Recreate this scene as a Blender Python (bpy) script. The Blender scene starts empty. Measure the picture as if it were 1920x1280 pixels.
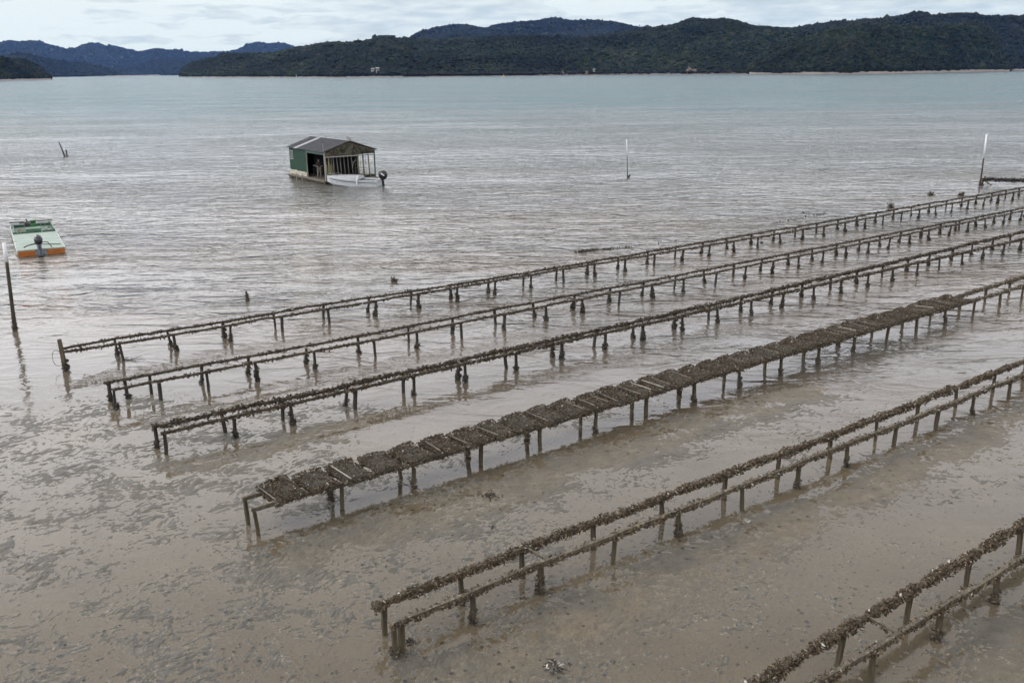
import bpy, math, random
import numpy as np
from mathutils import Matrix, Vector, Euler
random.seed(7); RNG = np.random.default_rng(11)
C = bpy.context.scene.collection
PI = math.pi

# ------------------------------------------------------------------ camera
CAM_H = 9.5
FPX = 1750.0
pitch = math.atan((640 - 133) / FPX); roll = math.atan(0.009)
fw = np.array([0, math.cos(pitch), -math.sin(pitch)]); up0 = np.array([0, math.sin(pitch), math.cos(pitch)]); rt0 = np.array([1., 0, 0])
CR = rt0 * math.cos(roll) - up0 * math.sin(roll); CU = up0 * math.cos(roll) + rt0 * math.sin(roll)
cd = bpy.data.cameras.new('camera'); cam = bpy.data.objects.new('camera', cd); C.objects.link(cam)
cd.sensor_width = 36; cd.lens = 36 * FPX / 1920; cd.clip_start = 0.1; cd.clip_end = 40000
cam.matrix_world = Matrix(((CR[0], CU[0], -fw[0], 0), (CR[1], CU[1], -fw[1], 0), (CR[2], CU[2], -fw[2], CAM_H), (0, 0, 0, 1)))
bpy.context.scene.camera = cam

def ray(x, y): return fw + CR * ((x - 960) / FPX) + CU * ((640 - y) / FPX)
def gp(x, y, z=0.0):
    d = ray(x, y); t = (z - CAM_H) / d[2]; return np.array([d[0] * t, d[1] * t, z])
def at(x, y, Y):
    d = ray(x, y); return np.array([0, 0, CAM_H]) + d * (Y / d[1])

# ------------------------------------------------------------------ sky, sun, exposure
SUN_EL, SUN_AZ = math.radians(48), math.radians(-60)     # sun behind thin cloud, up to the left of the view
w = bpy.data.worlds.new("World"); bpy.context.scene.world = w; w.use_nodes = True
nt = w.node_tree; nt.nodes.clear(); N = nt.nodes.new; LK = nt.links.new
def mathn(nt, op, a, b=None, c=None, clamp=False):
    n = nt.nodes.new('ShaderNodeMath'); n.operation = op; n.use_clamp = clamp
    for i, v in enumerate((a, b, c)):
        if v is None: continue
        if isinstance(v, (int, float)): n.inputs[i].default_value = v
        else: nt.links.new(v, n.inputs[i])
    return n.outputs[0]
def mixc(nt, f, a, b, blend='MIX'):
    n = nt.nodes.new('ShaderNodeMix'); n.data_type = 'RGBA'; n.blend_type = blend
    for s, v in ((0, f), (6, a), (7, b)):
        if isinstance(v, (int, float)): n.inputs[s].default_value = v
        elif isinstance(v, (tuple, list)): n.inputs[s].default_value = (v[0], v[1], v[2], 1)
        else: nt.links.new(v, n.inputs[s])
    return n.outputs[2]
def ramp(nt, f, stops, interp='LINEAR'):
    n = nt.nodes.new('ShaderNodeValToRGB'); cr = n.color_ramp; cr.interpolation = interp
    while len(cr.elements) > 1: cr.elements.remove(cr.elements[-1])
    for i, (p, c) in enumerate(stops):
        e = cr.elements[0] if i == 0 else cr.elements.new(p)
        e.position = p; e.color = (c, c, c, 1) if isinstance(c, (int, float)) else (c[0], c[1], c[2], 1)
    nt.links.new(f, n.inputs[0]); return n.outputs[0]
def noise(nt, vec, scale, detail=4, rough=0.5, dist=0.0, dims='3D'):
    n = nt.nodes.new('ShaderNodeTexNoise'); n.noise_dimensions = dims
    n.inputs['Scale'].default_value = scale; n.inputs['Detail'].default_value = detail
    n.inputs['Roughness'].default_value = rough; n.inputs['Distortion'].default_value = dist
    if vec is not None: nt.links.new(vec, n.inputs['Vector'])
    return n.outputs[0]
def mapping(nt, vec, scale=(1, 1, 1), rot=(0, 0, 0), loc=(0, 0, 0)):
    n = nt.nodes.new('ShaderNodeMapping'); n.inputs['Scale'].default_value = scale
    n.inputs['Rotation'].default_value = rot; n.inputs['Location'].default_value = loc
    nt.links.new(vec, n.inputs['Vector']); return n.outputs[0]

sky = N('ShaderNodeTexSky'); sky.sky_type = 'NISHITA'; sky.sun_disc = False
sky.sun_elevation = SUN_EL; sky.sun_rotation = SUN_AZ; sky.air_density = 1.2; sky.dust_density = 2.0
bg1 = N('ShaderNodeBackground'); LK(sky.outputs[0], bg1.inputs[0]); bg1.inputs[1].default_value = 0.08
tc = N('ShaderNodeTexCoord'); sep = N('ShaderNodeSeparateXYZ'); LK(tc.outputs['Generated'], sep.inputs[0])
zz = mathn(nt, 'MAXIMUM', sep.outputs[2], 0.0)
# overcast, dim at the horizon; unseen bright band above shaped to lift water reflections
base = ramp(nt, zz, [(0.0, (.69, .81, .875)), (0.065, (.745, .845, .905)), (0.11, (1.75, 1.79, 1.92)), (0.2, (2.65, 2.68, 2.85)), (0.36, (3.0, 3.02, 3.15)), (0.52, (2.0, 2.0, 2.05)), (0.75, (1.5, 1.5, 1.52)), (1.0, (1.4, 1.4, 1.4))])
# banks of cloud: flat bottomed, gathered in layers near the horizon, patches overhead
lowv = mapping(nt, tc.outputs['Generated'], scale=(7.0, 7.0, 42.0), loc=(3.1, 0.7, 0.0))
n1 = noise(nt, lowv, 1.9, 6, 0.55, 0.35)
big = noise(nt, mapping(nt, tc.outputs['Generated'], scale=(1.6, 1.6, 9.0), loc=(0.4, 5.0, 1.3)), 1.5, 2, 0.5)
side = mathn(nt, 'MULTIPLY_ADD', sep.outputs[0], 0.20, -0.02)
hgt = mathn(nt, 'MULTIPLY_ADD', zz, 1.9, -0.03)
m = mathn(nt, 'ADD', mathn(nt, 'ADD', n1, mathn(nt, 'MULTIPLY_ADD', big, 0.45, -0.2)), mathn(nt, 'ADD', side, mathn(nt, 'MINIMUM', hgt, 0.14)))
cm = ramp(nt, m, [(0.485, 0.0), (0.54, 0.8), (0.66, 1.0)])
shade = noise(nt, lowv, 3.4, 5, 0.6, 0.2)
ccol = mixc(nt, ramp(nt, shade, [(0.35, 0.0), (0.65, 1.0)]), (.45, .56, .66), (.72, .81, .87))
glow = mixc(nt, ramp(nt, zz, [(0.06, 0.0), (0.12, 1.0)]), ccol, mixc(nt, 1.0, base, (.84, .85, .88), 'MULTIPLY'))
cl = mixc(nt, mathn(nt, 'MULTIPLY', cm, 0.85), base, glow)
# the cloud is thinnest, so brightest, towards the sun on the left
azf = mathn(nt, 'MULTIPLY_ADD', mathn(nt, 'MULTIPLY', sep.outputs[0], ramp(nt, zz, [(0.06, 0.0), (0.2, 1.0)])), -.38, 1.0)
cl = mixc(nt, 1.0, cl, azf, 'MULTIPLY')
bg2 = N('ShaderNodeBackground'); LK(cl, bg2.inputs[0]); bg2.inputs[1].default_value = 1.0
mx = N('ShaderNodeMixShader'); mx.inputs[0].default_value = 0.88; LK(bg1.outputs[0], mx.inputs[1]); LK(bg2.outputs[0], mx.inputs[2])
ow = N('ShaderNodeOutputWorld'); LK(mx.outputs[0], ow.inputs[0])

sd = bpy.data.lights.new('sun', 'SUN'); sd.energy = 0.7; sd.angle = math.radians(14); sd.color = (1, .96, .9)
so = bpy.data.objects.new('sun', sd); C.objects.link(so)
sdir = Vector((math.sin(SUN_AZ) * math.cos(SUN_EL), math.cos(SUN_AZ) * math.cos(SUN_EL), math.sin(SUN_EL)))
so.rotation_euler = sdir.to_track_quat('Z', 'Y').to_euler(); so.location = (0, 0, 60)
vs = bpy.context.scene.view_settings
vs.view_transform = 'Standard'; vs.look = 'None'; vs.exposure = 0.15; vs.gamma = 1.0; vs.use_curve_mapping = False
cy = bpy.context.scene.cycles
cy.max_bounces = 8; cy.transparent_max_bounces = 12; cy.volume_bounces = 0

# ------------------------------------------------------------------ helpers
def perm_noise(x, y, seed=0):
    """2D gradient noise, numpy, about -1..1"""
    xi = np.floor(x).astype(np.int64); yi = np.floor(y).astype(np.int64); xf = x - xi; yf = y - yi
    def g(ix, iy, dx, dy):
        h = (ix * 374761393 + iy * 668265263 + seed * 974711 + 1013) & 0xFFFFFFFF
        h = ((h ^ (h >> 13)) * 1274126177) & 0xFFFFFFFF; h = h ^ (h >> 16)
        a = (h & 0xFFFF) * (2 * PI / 65536.0)
        return np.cos(a) * dx + np.sin(a) * dy
    u = xf * xf * xf * (xf * (xf * 6 - 15) + 10); v = yf * yf * yf * (yf * (yf * 6 - 15) + 10)
    a = g(xi, yi, xf, yf); b = g(xi + 1, yi, xf - 1, yf); c = g(xi, yi + 1, xf, yf - 1); d = g(xi + 1, yi + 1, xf - 1, yf - 1)
    return ((a + (b - a) * u) * (1 - v) + (c + (d - c) * u) * v) * 1.5
def fbm(x, y, oct=4, seed=0, gain=0.5):
    s = np.zeros_like(x, dtype=float); a = 1.0; f = 1.0
    for i in range(oct):
        s += a * perm_noise(x * f + 17.3 * i, y * f - 9.1 * i, seed + i); a *= gain; f *= 2.03
    return s
def sstep(a, b, x):
    t = np.clip((x - a) / (b - a), 0, 1); return t * t * (3 - 2 * t)

def np_mesh(name, V, F, attrs=None, smooth=True, mat=None):
    """V (n,3); F (m,k) one face size"""
    me = bpy.data.meshes.new(name); V = np.asarray(V, np.float32); F = np.asarray(F, np.int32); k = F.shape[1]
    me.vertices.add(len(V)); me.vertices.foreach_set('co', V.ravel())
    me.loops.add(F.size); me.loops.foreach_set('vertex_index', F.ravel())
    me.polygons.add(len(F)); me.polygons.foreach_set('loop_start', np.arange(0, F.size, k, dtype=np.int32))
    me.polygons.foreach_set('loop_total', np.full(len(F), k, np.int32))
    me.polygons.foreach_set('use_smooth', np.full(len(F), smooth, bool))
    for an, arr in (attrs or {}).items():
        arr = np.asarray(arr, np.float32)
        if arr.ndim == 1: a = me.attributes.new(an, 'FLOAT', 'POINT'); a.data.foreach_set('value', arr)
        else: a = me.attributes.new(an, 'FLOAT_COLOR', 'POINT'); a.data.foreach_set('color', arr.ravel())
    me.update(calc_edges=True)
    if mat: me.materials.append(mat)
    return me
def link(name, me, parent=None, loc=None, rotz=None):
    o = bpy.data.objects.new(name, me); C.objects.link(o)
    if parent: o.parent = parent
    if loc is not None: o.location = loc
    if rotz is not None: o.rotation_euler = (0, 0, rotz)
    return o
def tag(o, label=None, cat=None, group=None, kind=None):
    if label: o['label'] = label
    if cat: o['category'] = cat
    if group: o['group'] = group
    if kind: o['kind'] = kind
    return o
def empty(name, loc=(0, 0, 0), rotz=0):
    o = bpy.data.objects.new(name, None); C.objects.link(o); o.location = loc; o.rotation_euler = (0, 0, rotz); o.empty_display_size = .3
    return o

class MB:
    def __init__(s): s.v = []; s.f = []
    def add(s, vs, fs):
        b = len(s.v); s.v += [tuple(map(float, p)) for p in vs]; s.f += [tuple(b + i for i in f) for f in fs]; return s
    def box(s, c, size, rot=(0, 0, 0), taper=(1, 1)):
        R = Euler(rot).to_matrix(); hx, hy, hz = size[0] / 2, size[1] / 2, size[2] / 2; vs = []
        for z in (-1, 1):
            for x, y in ((-1, -1), (1, -1), (1, 1), (-1, 1)):
                tx, ty = taper if z > 0 else (1, 1)
                vs.append(R @ Vector((x * hx * tx, y * hy * ty, z * hz)) + Vector(c))
        return s.add(vs, [(0, 3, 2, 1), (4, 5, 6, 7), (0, 1, 5, 4), (1, 2, 6, 5), (2, 3, 7, 6), (3, 0, 4, 7)])
    def tube(s, pts, r, n=8, cap=True, flat=1.0):
        pts = [Vector(p) for p in pts]; rs = r if isinstance(r, (list, tuple)) else [r] * len(pts); rings = []; vs = []
        for i, p in enumerate(pts):
            d = (pts[min(i + 1, len(pts) - 1)] - pts[max(i - 1, 0)]).normalized()
            a = d.cross(Vector((0, 0, 1))); a = Vector((1, 0, 0)) if a.length < 1e-3 else a.normalized(); b = a.cross(d).normalized()
            for k in range(n):
                t = 2 * PI * (k + .5) / n; vs.append(p + a * (math.cos(t) * rs[i]) + b * (math.sin(t) * rs[i] * flat))
        fs = [(i * n + k, i * n + (k + 1) % n, (i + 1) * n + (k + 1) % n, (i + 1) * n + k) for i in range(len(pts) - 1) for k in range(n)]
        if cap: fs += [tuple(reversed(range(n))), tuple(range((len(pts) - 1) * n, len(pts) * n))]
        return s.add(vs, fs)
    def loft(s, secs, closed=False, cap=True):
        n = len(secs[0]); vs = [p for q in secs for p in q]; m = n if closed else n - 1
        fs = [(i * n + k, i * n + (k + 1) % n, (i + 1) * n + (k + 1) % n, (i + 1) * n + k) for i in range(len(secs) - 1) for k in range(m)]
        if cap: fs += [tuple(reversed(range(n))), tuple(range((len(secs) - 1) * n, len(secs) * n))]
        return s.add(vs, fs)
    def mesh(s, name, mat, smooth=False):
        me = bpy.data.meshes.new(name); me.from_pydata(s.v, [], s.f); me.materials.append(mat)
        if smooth:
            for p in me.polygons: p.use_smooth = True
        me.update(); return me
    def build(s, name, mat, parent=None, smooth=False, bevel=0.0):
        o = link(name, s.mesh(name, mat, smooth), parent)
        if bevel:
            b = o.modifiers.new('bevel', 'BEVEL'); b.width = bevel; b.segments = 2; b.limit_method = 'ANGLE'
        return o

# ------------------------------------------------------------------ materials
def new_mat(name):
    m = bpy.data.materials.new(name); m.use_nodes = True; nt = m.node_tree
    for n in list(nt.nodes): nt.nodes.remove(n)
    out = nt.nodes.new('ShaderNodeOutputMaterial'); return m, nt, out
def principled(nt, out, col, rough=.6, spec=.5, metal=0.0):
    p = nt.nodes.new('ShaderNodeBsdfPrincipled')
    for key, v in (('Base Color', col), ('Roughness', rough), ('Specular IOR Level', spec), ('Metallic', metal)):
        if isinstance(v, (int, float)): p.inputs[key].default_value = v
        elif isinstance(v, tuple): p.inputs[key].default_value = (*v, 1)
        else: nt.links.new(v, p.inputs[key])
    nt.links.new(p.outputs[0], out.inputs[0]); return p
def bump(nt, p, h, strength=1.0, dist=1.0):
    b = nt.nodes.new('ShaderNodeBump'); b.inputs['Strength'].default_value = strength; b.inputs['Distance'].default_value = dist
    nt.links.new(h, b.inputs['Height']); nt.links.new(b.outputs[0], p.inputs['Normal']); return b
def objco(nt): return nt.nodes.new('ShaderNodeTexCoord').outputs['Object']
def geopos(nt): return nt.nodes.new('ShaderNodeNewGeometry').outputs['Position']
def attr(nt, name, out='Fac'):
    a = nt.nodes.new('ShaderNodeAttribute'); a.attribute_name = name; return a.outputs[out]

def weathered(name, c1, c2, scale=4, rough=.75, stretch=(1, 1, 1), spec=.3, c3=None, b=.01, thr=(.35, .65)):
    m, nt, out = new_mat(name); v = mapping(nt, objco(nt), scale=stretch)
    n = noise(nt, v, scale, 6, .65, .3); f = ramp(nt, n, [(thr[0], 0.0), (thr[1], 1.0)])
    col = mixc(nt, f, c1, c2)
    if c3:
        n2 = noise(nt, v, scale * 2.7, 5, .7, .5); col = mixc(nt, ramp(nt, n2, [(.56, 0.), (.64, 1.)]), col, c3)
    p = principled(nt, out, col, rough, spec); bump(nt, p, noise(nt, v, scale * 5, 4, .7), .6, b); return m
M = {}
M['post'] = weathered('stake timber', (.026, .020, .012), (.092, .072, .042), 9, .7, (1, 1, .12), b=.008)
M['post_dark'] = weathered('dark stake timber', (.012, .010, .008), (.045, .037, .027), 9, .65, (1, 1, .15), b=.008)
M['rail'] = weathered('rail timber', (.032, .026, .017), (.110, .088, .058), 7, .7, (1, 1, 1), b=.008, c3=(.22, .20, .155))
M['rail_dark'] = weathered('dark rail timber', (.020, .015, .009), (.082, .062, .037), 7, .7, (1, 1, 1), b=.008)
M['batten'] = weathered('batten timber', (.06, .05, .036), (.15, .13, .10), 6, .7, (1, 1, 1), b=.004)
M['batten_pale'] = weathered('pale batten timber', (.18, .16, .13), (.32, .29, .24), 6, .7, (1, 1, 1), b=.004)
def oyster_mat(name, k=1.0):
    m, nt, out = new_mat(name); t = attr(nt, 'tint', 'Color')
    n = noise(nt, objco(nt), 60, 3, .6); col = mixc(nt, 1.0, t, mixc(nt, n, (.55 * k, .55 * k, .55 * k), (1.3 * k, 1.3 * k, 1.3 * k)), 'MULTIPLY')
    p = principled(nt, out, col, .62, .35); bump(nt, p, noise(nt, objco(nt), 110, 2, .6), .5, .004); return m
M['oyster'] = oyster_mat('oyster shell')
M['oyster_dark'] = oyster_mat('dark oyster shell', .62)
M['mesh_panel'] = weathered('algae netting', (.014, .012, .008), (.052, .042, .027), 5, .8, (1, 1, 1), b=.02, c3=(.03, .03, .018))
M['white_paint'] = weathered('white pvc', (.50, .51, .52), (.62, .62, .62), 3, .4, b=.001)
M['pole_dark'] = weathered('fouled pole', (.018, .014, .010), (.06, .048, .034), 8, .75, (1, 1, .4), b=.02)
M['green_wall'] = weathered('green painted cladding', (.002, .025, .013), (.004, .038, .020), 3, .7, (1, 1, .3), b=.002)
M['green_trim'] = weathered('grey green trim', (.02, .05, .036), (.04, .075, .058), 5, .5)
M['roof_sheet'] = weathered('grey roof sheet', (.014, .015, .019), (.034, .035, .042), 2, .9, b=.002)
M['roof_pale'] = weathered('pale roof sheet', (.12, .125, .14), (.19, .195, .21), 3, .45, b=.002)
M['gable'] = weathered('mossy gable sheet', (.010, .011, .006), (.075, .068, .045), 2.6, .85, c3=(.04, .014, .007), b=.01, thr=(.42, .58))
M['dark_inside'] = weathered('dark interior board', (.006, .006, .006), (.02, .018, .015), 4, .8)
M['deck'] = weathered('weathered deck board', (.08, .07, .052), (.16, .138, .105), 5, .75, (.4, 2, 1), c3=(.06, .05, .035))
M['float'] = weathered('fouled float', (.02, .017, .012), (.07, .055, .035), 4, .8)
M['foam'] = weathered('cream peeling skirt', (.32, .285, .225), (.44, .40, .33), 3, .7, c3=(.16, .09, .04))
M['pvc'] = weathered('grey white pipe', (.16, .155, .135), (.26, .245, .21), 5, .5, (1, 1, .3))
M['cane'] = weathered('yellow cane', (.13, .115, .06), (.23, .205, .12), 6, .7, (1, 1, .2))
M['window'] = weathered('dusty window pane', (.03, .04, .04), (.08, .09, .09), 3, .15, spec=.6)
M['tarp'] = weathered('dark blue tarpaulin', (.012, .014, .02), (.035, .04, .055), 4, .5, b=.03)
M['alu'] = weathered('painted aluminium', (.38, .39, .40), (.48, .49, .50), 3, .35, b=.001)
M['canvas'] = weathered('grey canvas', (.24, .245, .25), (.32, .325, .335), 4, .7, b=.01)
M['rubber'] = weathered('black rubber strake', (.015, .015, .016), (.03, .03, .03), 6, .5)
M['cowl'] = weathered('black engine cowl', (.008, .008, .010), (.014, .014, .018), 3, .2, spec=.5, b=.0005)
M['engine_leg'] = weathered('blue grey engine leg', (.014, .016, .024), (.05, .055, .075), 5, .3)
M['mint'] = weathered('mint deck paint', (.17, .235, .195), (.27, .315, .275), 2.2, .7, (1, .5, 1), c3=(.36, .36, .31), b=.003)
M['orange'] = weathered('orange hull paint', (.22, .062, .006), (.28, .095, .014), 3, .6, c3=(.10, .055, .025), b=.002)
M['old_white'] = weathered('peeling white paint', (.34, .37, .34), (.50, .52, .50), 3, .6, (1, 1, .4), c3=(.04, .10, .05), b=.003)
M['punt_green'] = weathered('worn green paint', (.015, .06, .03), (.04, .09, .055), 5, .6, (1, 1, .25), c3=(.34, .38, .34))
M['box_green'] = weathered('grey green box', (.055, .11, .07), (.08, .14, .095), 3, .55)
M['engine_green'] = weathered('green engine block', (.02, .09, .03), (.04, .14, .05), 6, .4, c3=(.02, .02, .02))
M['iron'] = weathered('dark iron', (.015, .015, .015), (.05, .045, .04), 8, .5)
M['skin'] = weathered('skin', (.14, .075, .05), (.17, .095, .065), 8, .5)
M['hair'] = weathered('dark hair', (.012, .009, .007), (.02, .015, .012), 20, .6)
M['shirt'] = weathered('dark jersey', (.010, .011, .014), (.02, .021, .026), 12, .9)
M['trousers'] = weathered('grey brown trousers', (.10, .085, .073), (.14, .12, .10), 10, .9)
M['boot'] = weathered('black boot', (.008, .008, .008), (.015, .015, .015), 10, .4)
M['trunk'] = weathered('far trunk', (.05, .045, .04), (.12, .11, .095), .5, .9)
M['house_wall'] = weathered('pale house wall', (.17, .165, .15), (.24, .23, .21), .3, .7)
M['house_roof'] = weathered('house roof', (.22, .20, .19), (.30, .28, .27), .4, .7)
M['clay'] = weathered('clay bank', (.07, .05, .036), (.19, .15, .11), .12, .9, c3=(.08, .06, .04), b=.4)
M['weed'] = weathered('dark weed', (.012, .010, .007), (.035, .028, .018), 9, .6)
M['buoy_yellow'] = weathered('yellow buoy', (.30, .22, .04), (.36, .27, .07), 2, .5)

# ------------------------------------------------------------------ row geometry
ROWA = math.radians(36.8); DS = np.array([math.cos(ROWA), math.sin(ROWA)]); DN = np.array([math.sin(ROWA), -math.cos(ROWA)])
def sn(x, y): return x * DS[0] + y * DS[1], x * DN[0] + y * DN[1]

# ------------------------------------------------------------------ mudflat and water (one sheet each, out to the far shores)
def radii(r0, r1, n1, r2, n2):
    a = r0 * (r1 / r0) ** (np.arange(n1) / (n1 - 1)); b = r1 * (r2 / r1) ** (np.arange(1, n2) / (n2 - 1)); return np.concatenate([a, b])
def polar_sheet(rs, th):
    R_, T_ = np.meshgrid(rs, th, indexing='ij'); X = R_ * np.sin(T_); Y = R_ * np.cos(T_)
    nr, na = X.shape; idx = np.arange(nr * na).reshape(nr, na)
    F = np.stack([idx[:-1, :-1], idx[:-1, 1:], idx[1:, 1:], idx[1:, :-1]], -1).reshape(-1, 4)
    return X, Y, F
def mud_height(X, Y, fine=True):
    s, n = sn(X, Y)
    wx = X + .25 * perm_noise(X * 1.1, Y * 1.1, 3); wy = Y + .25 * perm_noise(X * 1.1 + 40, Y * 1.1, 4)
    sw, nw = sn(wx, wy)
    lumps = fbm(sw / .20, nw / .145, 6, 20, .72) * .95; low = fbm(wx / 1.3, wy / .8, 3, 30, .55)
    broad = fbm(X / 3.2, Y / 3.2, 3, 50)
    right = sstep(-6, 4, X - .15 * Y)                       # the flat on the right lies under a thinner, smoother film
    deep = sstep(25.5, 37, Y + 1.6 * broad - 1.0 * right)
    z = -.0022 - .0070 * right + lumps * (.017 - .004 * right) + low * (.015 - .006 * right) + broad * .003
    if fine: z = z + fbm(wx / .06, wy / .06, 2, 80) * .0030 * (1 - deep)
    # raised, shell littered strips beside each rack and scour along the posts
    for nr, h, sc, of in ((-23.6, .014, .0, 1.45), (-17.6, .024, .010, 1.5), (-12.3, .026, .004, 1.15), (-6.9, .026, .004, 1.1)):
        z = z + h * (.75 + .6 * fbm(s / 2.4, n / 1.2 + nr, 3, 61)) * np.exp(-((n - nr - of - .45 * perm_noise(s / 2.2, s * 0 + nr, 5) - .2 * perm_noise(s / .7, n / .7, 15)) / .85) ** 2) * (1 - deep) * sstep(4.5, 8, s)
        z = z - sc * np.exp(-((n - nr + .1) / .5) ** 2)
    # pool between the third and fourth racks
    z = z - .04 * np.exp(-((n + 20.9) / 1.2) ** 2) * sstep(9, 13, s) - deep * .32 - sstep(60, 300, Y) * 1.2
    return z
def mud_floor(x, y): return float(mud_height(np.array([float(x)]), np.array([float(y)]), False)[0])

th = np.radians(np.concatenate([np.linspace(-180, -38, 30)[:-1], np.linspace(-38, 38, 1150), np.linspace(38, 180, 30)[1:]]))
rs = radii(8.0, 58.0, 1250, 11500, 60); X, Y, F = polar_sheet(np.concatenate([[.01], rs]), th)
Z = mud_height(X, Y)
mudmesh_args = (np.stack([X.ravel(), Y.ravel(), Z.ravel()], 1), F)
m, nt, out = new_mat('wet mud'); pos = geopos(nt)
c = mixc(nt, ramp(nt, noise(nt, pos, .35, 4, .55), [(.35, 0.), (.65, 1.)]), (.190, .160, .115), (.250, .213, .152))     # pale settled silt
dk = mixc(nt, ramp(nt, noise(nt, pos, 3.0, 4, .6), [(.35, 0.), (.65, 1.)]), (.026, .026, .022), (.062, .057, .046))      # grey worm-cast crust
lf = mathn(nt, 'ADD', attr(nt, 'lump'), mathn(nt, 'MULTIPLY_ADD', noise(nt, pos, 9, 6, .8), 1.3, -.65))
lf = ramp(nt, lf, [(.44, 0.), (.60, 1.)])
c = mixc(nt, mathn(nt, 'MULTIPLY', lf, .85), c, dk)
strip = mathn(nt, 'MULTIPLY', attr(nt, 'strip'), ramp(nt, noise(nt, pos, .8, 5, .65, .3), [(.34, .25), (.58, 1.)]))
c = mixc(nt, mathn(nt, 'MULTIPLY', strip, .75), c, mixc(nt, ramp(nt, noise(nt, pos, 5.0, 6, .75), [(.35, 0.), (.68, 1.)]), (.165, .130, .082), (.080, .063, .040)))
c = mixc(nt, mathn(nt, 'MULTIPLY', mathn(nt, 'MULTIPLY', ramp(nt, noise(nt, pos, 1.1, 5, .7, .4), [(.60, 0.), (.66, 1.)]), strip), .6), c, (.085, .060, .024))
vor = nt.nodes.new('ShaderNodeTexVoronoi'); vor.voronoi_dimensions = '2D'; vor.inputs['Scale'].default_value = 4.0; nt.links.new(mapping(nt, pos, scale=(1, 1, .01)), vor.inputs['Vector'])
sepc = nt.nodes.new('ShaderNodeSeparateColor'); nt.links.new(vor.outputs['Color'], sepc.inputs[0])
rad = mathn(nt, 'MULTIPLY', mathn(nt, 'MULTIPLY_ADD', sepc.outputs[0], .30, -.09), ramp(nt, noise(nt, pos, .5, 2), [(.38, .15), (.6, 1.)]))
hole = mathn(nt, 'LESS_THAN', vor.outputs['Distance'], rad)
c = mixc(nt, mathn(nt, 'MULTIPLY', hole, .75), c, (.014, .013, .011))       # burrow mouths: the shade inside them painted as dark spots
p = principled(nt, out, c, ramp(nt, noise(nt, pos, 2.2, 3), [(.3, .42), (.7, .62)]), .3)
pit = ramp(nt, mathn(nt, 'MULTIPLY', mathn(nt, 'DIVIDE', vor.outputs['Distance'], mathn(nt, 'MAXIMUM', rad, .03)), .55), [(0.0, 0.0), (.30, .25), (.5, .85), (.62, 1.0), (.8, .6), (1.0, .5)])
pit = mathn(nt, 'MULTIPLY', pit, mathn(nt, 'GREATER_THAN', rad, .02))
hh = mathn(nt, 'ADD', noise(nt, pos, 12, 6, .72), mathn(nt, 'MULTIPLY', noise(nt, pos, 38, 3, .6), .35)); hh = mathn(nt, 'ADD', hh, mathn(nt, 'MULTIPLY', pit, .8)); bump(nt, p, hh, .9, .022)
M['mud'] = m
s_, n_ = sn(X, Y); st = np.zeros_like(X)
for nr in (-24, -18.2, -12.9, -7.4): st += np.exp(-((n_ - nr - 2.0) / .75) ** 2) * sstep(4.5, 9, s_)
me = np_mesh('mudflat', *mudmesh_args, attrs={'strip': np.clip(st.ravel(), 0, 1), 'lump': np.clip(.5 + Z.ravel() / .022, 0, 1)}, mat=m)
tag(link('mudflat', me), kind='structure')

th2 = np.radians(np.concatenate([np.linspace(-180, -40, 25)[:-1], np.linspace(-40, 40, 140), np.linspace(40, 180, 25)[1:]]))
X, Y, F = polar_sheet(np.concatenate([[.01], radii(5.0, 120.0, 150, 11400, 60)]), th2)
broad = fbm(X / 3.2, Y / 3.2, 3, 50)
wave = .12 * sstep(21, 27, Y + .1 * X + 3 * broad) + .88 * sstep(25, 46, Y + .12 * X + 3 * broad); turb = .16 + .60 * sstep(22, 34, Y + broad) + .24 * sstep(34, 50, Y)
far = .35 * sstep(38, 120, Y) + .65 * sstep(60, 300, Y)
m, nt, out = new_mat('estuary water'); pos = geopos(nt); wv = attr(nt, 'wave')
rotv = mapping(nt, pos, scale=(.42, 1, 1), rot=(0, 0, math.radians(7)))
n1 = noise(nt, rotv, .70, 3, .5, .8)                      # long low crests
n2 = noise(nt, mapping(nt, pos, scale=(.6, 1, 1), rot=(0, 0, math.radians(-9))), 2.3, 3, .55, .4)
n3 = noise(nt, mapping(nt, pos, scale=(.8, 1, 1), rot=(0, 0, math.radians(14))), 7.0, 3, .6)
n0 = noise(nt, mapping(nt, pos, scale=(.35, 1, 1)), .22, 2, .5)
patch = ramp(nt, noise(nt, mapping(nt, pos, scale=(.4, 1, 1)), .05, 4, .6), [(.36, .35), (.62, 1.25)])
sharp = mathn(nt, 'POWER', mathn(nt, 'SUBTRACT', 1.0, mathn(nt, 'ABSOLUTE', mathn(nt, 'MULTIPLY_ADD', n1, 2.0, -1.0))), 2.5)
h = mathn(nt, 'ADD', mathn(nt, 'ADD', mathn(nt, 'MULTIPLY', sharp, .125), mathn(nt, 'MULTIPLY', n2, .092)), mathn(nt, 'ADD', mathn(nt, 'MULTIPLY', n3, .017), mathn(nt, 'MULTIPLY', n0, .14)))
h = mathn(nt, 'MULTIPLY', mathn(nt, 'MULTIPLY', h, wv), patch)
calm = mathn(nt, 'MULTIPLY', noise(nt, mapping(nt, pos, scale=(.3, 1, 1), rot=(0, 0, .1)), 3.0, 2, .5), .0025)
h = mathn(nt, 'ADD', mathn(nt, 'ADD', h, calm), mathn(nt, 'MULTIPLY', noise(nt, pos, 16, 2, .5), .0009))
bn = nt.nodes.new('ShaderNodeBump'); bn.inputs['Strength'].default_value = 1.0; bn.inputs['Distance'].default_value = 1.0; nt.links.new(h, bn.inputs['Height'])
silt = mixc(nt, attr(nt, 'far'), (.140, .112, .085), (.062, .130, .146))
silt = mixc(nt, ramp(nt, noise(nt, mapping(nt, pos, scale=(.35, 1, 1)), .09, 3, .5), [(.4, 0.), (.65, .55)]), silt, (.098, .106, .102))
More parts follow.
